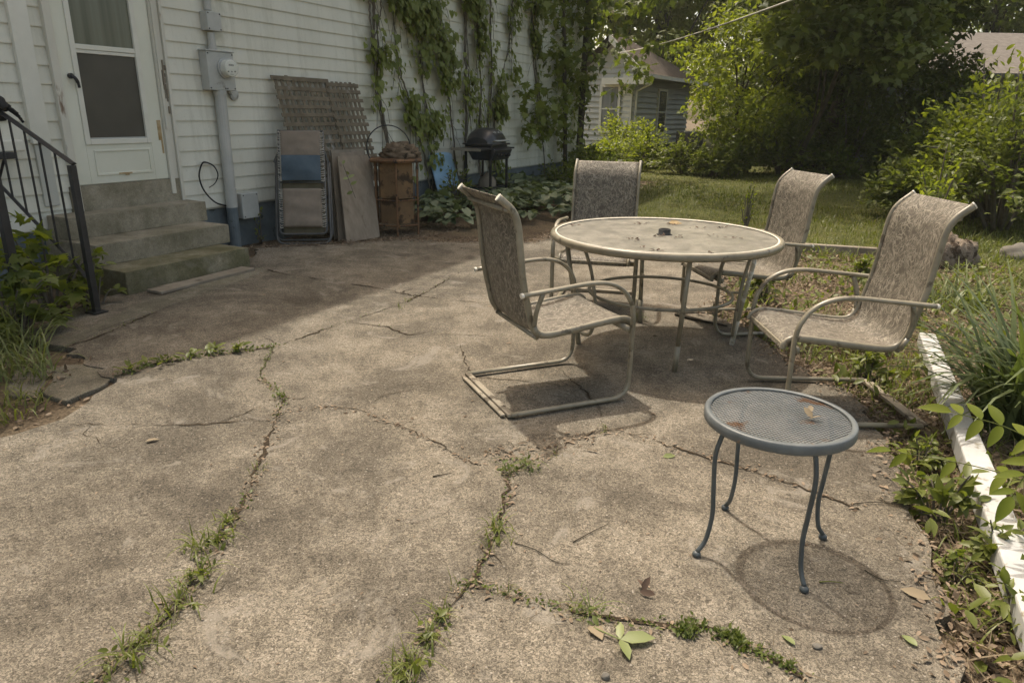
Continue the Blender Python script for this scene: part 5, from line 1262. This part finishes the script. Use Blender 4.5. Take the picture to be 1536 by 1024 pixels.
one_leaf((1.29, 1.80, .01), .085, 2.5, 'leaf_tan', 'long pale leaf at the patio edge right of the stool shadow', LEAF8, .3, 5)
one_leaf((1.29, 1.62, .01), .085, -.6, 'leaf_tan', 'broad tan leaf on the litter in the lower right corner', HEART, .3, 6)
one_leaf((-1.60, 2.78, .008), .06, .5, 'leaf_tan', 'single dull tan leaf at the left edge of the patio', LEAF8, .2, 7)
one_leaf((-2.33, 2.74, .01), .13, -.5, 'leaf_tan', 'pale curled leaf at the far left edge by the weeds', LEAF8, .5, 8)
def twig(label, pts, w_=.0022, mat='bark'):
    q = MB(); p = spline(pts, 4); q.tube(p, [w_*(1-.6*i/(len(p)-1)) for i in range(len(p))], 5); return tag(q.build('twig', mat, None, True), label, 'twig', None)
twig('thin straight twig on the concrete right of the middle crack', [(.22, 2.08, .004), (.29, 2.14, .006), (.36, 2.20, .004)])
twig('curled twig beside the long bladed weed in the middle crack', [(.02, 2.07, .004), (.09, 2.03, .006), (.15, 1.97, .004), (.20, 1.955, .004)])
twig('greenish twig lying inside the stool shadow', [(.985, 1.885, .004), (1.02, 1.887, .005), (1.06, 1.882, .004)], .0025, 'leaf_weed')
twig('bent twig at the patio edge beyond the stool shadow', [(1.16, 1.95, .004), (1.19, 1.90, .006), (1.25, 1.895, .004)])
twig('short dark twig on the concrete left of the middle crack', [(-.31, 2.52, .004), (-.27, 2.535, .005), (-.24, 2.55, .004)], .003)
twig('dark stick of bark on the ground under the far side of the table', [(1.20, 4.98, .012), (1.35, 4.80, .014), (1.50, 4.70, .01)], .016)
twig('long thin twig across the dirt beside the small table', [(1.30, 2.36, .004), (1.40, 2.37, .008), (1.52, 2.35, .006)])

# ================================================================== lawn
r = rng(600); n = 90000; x = r.uniform(.6, 15, n); y = 7.2+(21-7.2)*r.uniform(0, 1, n)**1.35
k = lawn_mask(x, y) > r.uniform(.15, .9, n); x, y = x[k], y[k]; n = len(x); L = Leaves()
for k in range(4):
    q = np.arange(n) % 4 == k; m_ = q.sum(); th = r.uniform(0, 2*PI, m_)
    L.put(blade(.5+.5*k, .06, 2), np.stack([x[q], y[q], gz_(x[q], y[q])-.005], 1), np.stack([np.cos(th), np.sin(th), 0*th], 1), np.tile([0, 0, 1.], (m_, 1)), r.uniform(.05, .11, m_)*(1+.25*np.sin(x[q]*1.3+y[q]*.7)))
stuff(L.build('lawn_grass', 'grass_lawn'), 'mown green lawn grass behind the patio', 'grass')
r = rng(601); L = Leaves(); n = 5200; x = r.uniform(2.4, 7.5, n); y = r.uniform(2.2, 8.6, n); k = lawn_mask(x, y) > r.uniform(.2, 1, n); x, y = x[k], y[k]; n = len(x)
for k in range(5):
    q = np.arange(n) % 5 == k; m_ = q.sum(); th = r.uniform(0, 2*PI, m_)
    L.put(blade(.8+.4*k, .03, 4), np.stack([x[q], y[q], gz_(x[q], y[q])-.005], 1), np.stack([np.cos(th), np.sin(th), 0*th], 1), np.tile([0, 0, 1.], (m_, 1)), r.uniform(.07, .22, m_))
stuff(L.build('rough_grass', 'leaf_weed'), 'rough uncut grass around the stump and the bed on the right', 'grass')

# ================================================================== shrubs and trees behind the lawn
def sh(lab, base, h, rx, ry, mat, seed, n=110, size=.12, per=18, tpl=LEAF4, name='shrub', **kw): return make_shrub(name, lab, base, h, rx, ry, mat, seed, n, size, tpl, per, 'shrubs around the lawn', **kw)
sh('rounded mid green shrub at the back of the lawn, right of the neighbour house', (6.9, 18.6), 1.75, 1.15, .9, 'leaf_shrub', 701, 170, .13, 20)
sh('dark rounded shrub at the back of the lawn under the big dark tree', (8.7, 18.9), 2.1, 1.35, 1.0, 'leaf_dark', 702, 190, .12, 22)
sh('low dark shrub between the two rounded shrubs at the lawn edge', (7.9, 18.0), .9, 1.0, .6, 'leaf_mid', 703, 90, .11, 16)
sh('yellow green undergrowth in front of the neighbour house porch', (2.9, 19.5), 1.1, 1.1, .7, 'leaf_bright', 704, 110, .10, 16)
sh('pale flowering undergrowth beside the dark box by the neighbour house', (4.3, 18.7), 1.0, 1.0, .7, 'leaf_shrub', 705, 120, .10, 18)
sh('bright bush beside the porch window of the neighbour house', (3.2, 22.0), 1.7, 1.2, .8, 'leaf_bright', 706, 110, .12, 16)
sh('low leafy undergrowth at the left back corner of the lawn', (2.0, 16.4), .8, .9, .7, 'leaf_mid', 707, 90, .10, 14)
sh('green undergrowth at the back of the lawn right of the pale flowering plants', (5.5, 18.3), 1.05, .9, .7, 'leaf_mid', 708, 110, .11, 16)
sh('mid green shrub right of the dark rounded shrub at the lawn edge', (10.4, 18.2), 1.45, 1.2, .9, 'leaf_mid', 709, 130, .12, 18)
sh('spreading green shrub in front of the grey neighbour house', (8.6, 14.6), 2.0, 1.35, 1.1, 'leaf_shrub', 710, 240, .13, 18)
sh('large light green shrub at the right edge behind the stump', (6.6, 9.6), 2.1, 1.35, 1.1, 'leaf_shrub', 711, 210, .105, 20, LEAF8)
sh('tall bright leafy shrub at the right edge, its top tip above the grey roof', (7.1, 10.9), 2.6, 1.3, 1.1, 'leaf_bright', 712, 190, .12, 20, LEAF8)
sh('yellow green sapling showing above the back of the right front chair', (4.85, 8.45), .80, .32, .28, 'leaf_bright', 713, 26, .11, 12, LEAF8, name='sapling', cat='plant')
sh('thin bright green sapling right behind the right front chair', (5.25, 8.9), 1.15, .45, .4, 'leaf_bright', 714, 34, .085, 14, LEAF8, name='sapling', cat='plant')
sh('lower green shrub left of the large light green one', (7.4, 11.6), 1.25, 1.0, .8, 'leaf_shrub', 715, 120, .10, 18, LEAF8)
sh('bushy shrub at the far right edge in front of the grey house roof', (8.8, 10.6), 2.5, 1.3, 1.1, 'leaf_shrub', 716, 150, .11, 18, LEAF8)

UG = [((3.6, 20.6), 1.25, 1.1, 'leaf_bright', 'sunlit leafy undergrowth just left of the dark cabinet'), ((6.1, 19.4), 1.5, 1.0, 'leaf_mid', 'leafy shrub under the small sunlit tree'), ((7.7, 19.6), 1.6, 1.0, 'leaf_mid', 'tall leafy shrub filling the gap behind the rounded shrubs'),
      ((9.8, 18.7), 1.2, .9, 'leaf_mid', 'low shrub at the lawn edge right of the dark rounded shrub'), ((11.5, 18.6), 1.3, 1.1, 'leaf_mid', 'shrub at the right end of the lawn, half behind the spreading shrub'), ((2.2, 18.2), .95, .9, 'leaf_bright', 'bright weeds at the back of the lawn below the porch post'),
      ((4.9, 17.9), .75, .8, 'leaf_weed', 'low weedy plants at the back edge of the lawn under the sunlit tree'), ((1.5, 14.6), .85, .6, 'leaf_weed', 'weeds at the far corner of the white house in front of the thick trunk'), ((8.4, 13.6), .95, .9, 'leaf_shrub', 'low light green shrub at the lawn edge in front of the spreading shrub'),
      ((6.0, 10.9), 1.0, .8, 'leaf_shrub', 'low leafy shrub at the foot of the large light green one')]
for i, (p, h, w_, mt, lab) in enumerate(UG): sh(lab, p, h, w_, w_*.8, mt, 730+i, 130, .105, 18)
def below(zmin):
    return lambda p: p[2] > zmin
make_tree('broadleaf_tree', 'small sunlit tree with yellow green leaves right of the neighbour house', 'tree', (5.9, 19.6), 3.8, (5.8, 18.9, 2.35), (1.9, 1.5, 1.75), 96, .44, 80, .15, 'leaf_bright', 801, .06, 'trees behind the lawn', keep=lambda p: p[2] > .8 and p[0] > 4.2)
make_tree('broadleaf_tree', 'big dark tree with a broad hanging crown behind the lawn', 'tree', (8.6, 21.0), 12, (9.3, 19.9, 6.4), (5.2, 4.6, 4.6), 190, 1.05, 62, .22, 'leaf_dark', 802, .26, 'trees behind the lawn', keep=lambda p: p[2] > 1.9 and p[0] > 6.0+.25*max(0, p[2]-4) and (p[0] < 10.9 or p[2] > 5.9), shell=.35, limbs=14, flat=.7)
make_tree('broadleaf_tree', 'tree with drooping lobed leaves in front of the big dark tree', 'tree', (7.2, 18.4), 6, (6.6, 15.2, 4.0), (2.1, 1.1, 2.2), 110, .44, 56, .20, 'leaf_shrub', 803, .07, 'trees behind the lawn', LOBED, keep=below(2.0), shell=.4)
make_tree('broadleaf_tree', 'dark tree at the right, its branches hanging over the grey house roof', 'tree', (19.5, 20.5), 10, (15.6, 19.4, 6.6), (4.4, 3.6, 3.6), 120, .95, 60, .20, 'leaf_dark', 804, .2, 'trees behind the lawn', keep=below(4.6), shell=.35, limbs=12)
make_tree('broadleaf_tree', 'small dark leafy tree in front of the grey neighbour house window', 'tree', (10.9, 20.2), 4, (10.7, 19.8, 2.1), (1.6, 1.2, 1.45), 56, .55, 60, .17, 'leaf_mid', 807, .06, 'trees behind the lawn', keep=below(.8), shell=.3)
make_tree('broadleaf_tree', 'shaded dense tree mass low behind the rounded shrubs', 'tree', (9.6, 23.6), 5, (9.2, 23.6, 2.2), (2.5, 1.4, 2.3), 90, .9, 60, .2, 'leaf_dark', 805, .14, 'trees behind the lawn', keep=below(.4), shell=.2)
make_tree('broadleaf_tree', 'tall tree behind the lawn whose high canopy shades the grass', 'tree', (8.0, 23.4), 12, (3.8, 15.6, 8.2), (4.2, 3.4, 2.4), 46, .9, 20, .24, 'leaf_mid', 806, .13, 'trees behind the lawn', keep=lambda p: p[2] > 1.9+.15*p[1]+.8, shell=.2, limbs=10)  # canopy lies above the frame, added to put the lawn in shade
for i, (x, y, cx_, cz, rx, rz, mat, lab, tr) in enumerate((
    (5.2, 38, 5.0, 9.5, 4.0, 5.5, 'leaf_woods', 'tall sunlit woodland tree straight behind the neighbour house roof', .22), (8.0, 41, 8.4, 9.5, 4.2, 6.5, 'leaf_woods', 'tall sunlit woodland tree right of the neighbour house roof', .25),
    (11.5, 37, 11.6, 9, 3.8, 6.0, 'leaf_woods', 'tall woodland tree above the power line', .2), (1.2, 36, 1.0, 9, 4.0, 6.0, 'leaf_mid', 'woodland tree behind the house corner', .2),
    (16.5, 36, 16.5, 9, 4.8, 7.0, 'leaf_mid', 'woodland tree behind the big dark tree', .2), (23.5, 38, 23, 9, 5.2, 7.2, 'leaf_mid', 'woodland tree behind the grey house', .2), (3.0, 35, 3.0, 10, 3.6, 6.0, 'leaf_woods', 'woodland tree showing just right of the slim trunks', .16), (7.0, 34, 6.9, 9.5, 3.2, 6.2, 'leaf_woods', 'sunlit woodland tree left of the big dark tree', .16), (31, 36, 31, 9, 5.5, 7.2, 'leaf_mid', 'woodland tree at the far right behind the grey house', .2))):
    make_tree('woodland_tree', lab, 'tree', (x, y), 14, (cx_, y, cz), (rx, 3.2, rz), 64, 1.2, 22, .34, mat, 820+i, tr, 'woodland trees in the background', keep=below(2.2), shell=.3)
r = rng(840); L = Leaves()
for k in range(260):
    p = [r.uniform(-6, 50), r.uniform(46, 56), r.uniform(0, 17)]
    crown_clumps(L, r, np.array([p+[r.uniform(1.3, 2.4)]]), 12, .55, LEAF4, .8)
stuff(L.build('far_woods', 'leaf_woods'), 'distant mass of sunlit woodland behind everything', 'woods')

# ================================================================== neighbour houses
AZ = rad(30); ND = np.array([math.sin(AZ), math.cos(AZ), 0]); NN = np.array([math.cos(AZ), -math.sin(AZ), 0])
NC = np.array([4.02, 26.0, 0])
def ns(d, n, z): return NC+ND*d+NN*n+np.array([0, 0, z])
nh = thing('neighbour_house', 'small white sided house with a steep brown shingle roof beyond the vines', 'house', tuple(NC))
class NB(MB):
    def nbox(s, d0, d1, n0, n1, z0, z1): s.hexa([ns(d, n, z) for z in (z0, z1) for d, n in ((d0, n0), (d0, n1), (d1, n1), (d1, n0))])
def nsiding(mb, a, b, out, z0, z1, c_=.19):
    rows = []
    k = int((z1-z0)/c_)
    for i in range(k):
        for o_, z in ((.0, z0+i*c_), (.07, z0+i*c_), (.002, z0+(i+1)*c_)): rows.append([a+out*o_+np.array([0, 0, z]), b+out*o_+np.array([0, 0, z])])
    mb.grid(rows)
q = NB(); nsiding(q, ns(0, -9, 0), ns(0, 0, 0), -ND, .3, 3.2); nsiding(q, ns(0, 0, 0), ns(6.6, 0, 0), NN, .3, 3.2); wchild(q.build('siding_wall', 'siding_far'), nh)
q = NB(); q.nbox(.03, 6.5, -9, -.03, -.1, 3.15); wchild(q.build('inner_wall', 'foundation'), nh)
q = NB(); q.nbox(-.05, .25, -.28, .05, .2, 2.75); q.nbox(-.08, .28, -.31, .08, 2.60, 2.75); wchild(q.build('porch_post', 'white_trim'), nh)
q = NB(); e = 2.72
pk = 3.98
pts = [ns(-.45, .62, e), ns(-.45, -.75, pk), ns(-.45, -2.1, e), ns(6.9, .62, e), ns(1.2, -.75, pk), ns(6.9, -2.1, e)]
q.add(pts+[p-np.array([0, 0, .12]) for p in pts], [(0, 3, 4, 1), (1, 4, 5, 2), (3, 5, 4), (6, 7, 10, 9), (7, 8, 11, 10), (9, 10, 11)]); wchild(q.build('roof', 'shingle_brown'), nh)
q = NB(); q.add([ns(-.02, .5, e-.08), ns(-.02, -.75, pk-.22), ns(-.02, -2.0, e-.08)], [(0, 1, 2)]); wchild(q.build('gable', 'siding_far'), nh)
q = NB()
q.hexa([ns(-.50, .64, e-.20), ns(-.46, .64, e-.20), ns(-.46, -.75, pk-.22), ns(-.50, -.75, pk-.22), ns(-.50, .64, e+.02), ns(-.46, .64, e+.02), ns(-.46, -.75, pk+.03), ns(-.50, -.75, pk+.03)])
q.nbox(-.46, .0, -.95, .66, e-.34, e-.13); wchild(q.build('fascia', 'white_trim'), nh)
q = NB(); q.nbox(-.3, 6.9, .62, .74, e-.12, e+.0); q.tube([ns(.2, .68, e-.1), ns(.18, .62, e-.3), ns(.12, .16, e-.55), ns(.12, .12, .3)], .045, 8); wchild(q.build('gutter', 'white_trim'), nh)
def nwin(nm, a, b, out, z0, z1, pane_):      # a,b corner points on the wall
    fr = NB(); u = (b-a)/np.linalg.norm(b-a)
    def bx(m_, p, q_, z0_, z1_, o0, o1): m_.hexa([p+out*o0+np.array([0, 0, z0_]), q_+out*o0+np.array([0, 0, z0_]), q_+out*o1+np.array([0, 0, z0_]), p+out*o1+np.array([0, 0, z0_]), p+out*o0+np.array([0, 0, z1_]), q_+out*o0+np.array([0, 0, z1_]), q_+out*o1+np.array([0, 0, z1_]), p+out*o1+np.array([0, 0, z1_])])
    w_ = .09
    bx(fr, a-u*w_, a, z0-w_, z1+w_, .0, .11); bx(fr, b, b+u*w_, z0-w_, z1+w_, .0, .11); bx(fr, a, b, z1, z1+w_, .0, .11); bx(fr, a-u*.02, b+u*.02, z0-w_, z0, .0, .13); zm = (z0+z1)/2; bx(fr, a, b, zm-.025, zm+.025, .0, .10)
    f = wchild(fr.build('window', 'white_trim'), nh); p_ = NB(); bx(p_, a, b, z0, z1, .01, .08); o_ = p_.build('pane', pane_); o_.parent = f; return f
nwin('w', ns(0, -1.05, 0), ns(0, -.45, 0), -ND, .85, 2.30, 'pane_lace')
nwin('w', ns(2.7, 0, 0), ns(3.55, 0, 0), NN, .75, 2.25, 'pane_dark')
o = NB(); o.nbox(1.6, 2.5, 1.2, 2.0, 0, .85); bx_ = tag(o.build('utility_cabinet', 'black_enamel', bevel=.05), 'dark boxy cabinet standing beside the neighbour house window', 'cabinet')

gh = thing('neighbour_house', 'low grey house with a light shingle roof half hidden by trees at the right', 'house', (16, 26, 0))
def gb_(mb, x0, x1, y0, y1, z0, z1): mb.box(x0, x1, y0, y1, z0, z1)
q = MB(); rows = []
for i in range(14):
    for o_, z in ((.0, .2+.2*i), (.02, .2+.2*i), (.0, .4+.2*i)): rows.append([(10.6, 25-o_, z), (30, 25-o_, z)])
q.grid(rows); wchild(q.build('siding_wall', 'grey_wall'), gh)
q = MB(); q.box(10.62, 30, 25.04, 33, -.1, 2.9); wchild(q.build('inner_wall', 'foundation'), gh)
q = MB(); P = [(9.9, 24.3, 2.85), (31, 24.3, 2.85), (31, 33.6, 2.85), (9.9, 33.6, 2.85), (14.2, 29, 4.55), (31, 29, 4.55)]
q.add(P+[(x, y, z-.15) for x, y, z in P], [(0, 1, 5, 4), (2, 3, 4, 5), (3, 0, 4), (6, 7, 1, 0), (9, 8, 7, 6), (9, 6, 0, 3), (1, 7, 8, 2, 5)]); wchild(q.build('roof', 'shingle_grey'), gh)
for x in (13.1, 15.2):
    fr = MB(); fr.box(x-.1, x, 24.93, 24.98, .9, 2.3); fr.box(x+.9, x+1.0, 24.93, 24.98, .9, 2.3); fr.box(x, x+.9, 24.93, 24.98, 2.2, 2.3); fr.box(x, x+.9, 24.92, 24.98, .9, 1.0); fr.box(x, x+.9, 24.94, 24.98, 1.57, 1.63)
    f = wchild(fr.build('window', 'siding_far'), gh); q = MB(); q.box(x, x+.9, 24.955, 24.975, 1.0, 2.2); o_ = q.build('pane', 'pane_dark'); o_.parent = f
q = MB(); q.box(9.9, 31, 24.2, 24.32, 2.72, 2.84); wchild(q.build('gutter', 'grey_wall'), gh)

# service wire
A, B = np.array(WIRE_A), np.array(WIRE_B)
P = [A+(B-A)*t+np.array([0, 0, -.35*t*(1-t)]) for t in np.linspace(0, 1.5, 40)]
q = MB(); q.tube(P, .013, 6); tag(q.build('power_line', 'white_cord', None, True), 'thin service wire running from the neighbour house roof across the trees', 'cable')

HAZE = .0008
# ================================================================== the air: a faint summer haze
q = MB(); q.box(-60, 60, -12, 66, -1.3, 24)
m, nt, out = newmat('haze_air'); pv = nt.nodes.new('ShaderNodeVolumePrincipled'); pv.inputs['Color'].default_value = (.93, .95, .82, 1); pv.inputs['Density'].default_value = HAZE; pv.inputs['Anisotropy'].default_value = .3
nt.links.new(pv.outputs[0], out.inputs['Volume']); MATS['haze_air'] = m
hz = q.build('haze', 'haze_air'); hz['kind'] = 'stuff'; hz['label'] = 'faint warm haze hanging in the air of the yard'; hz['category'] = 'haze'
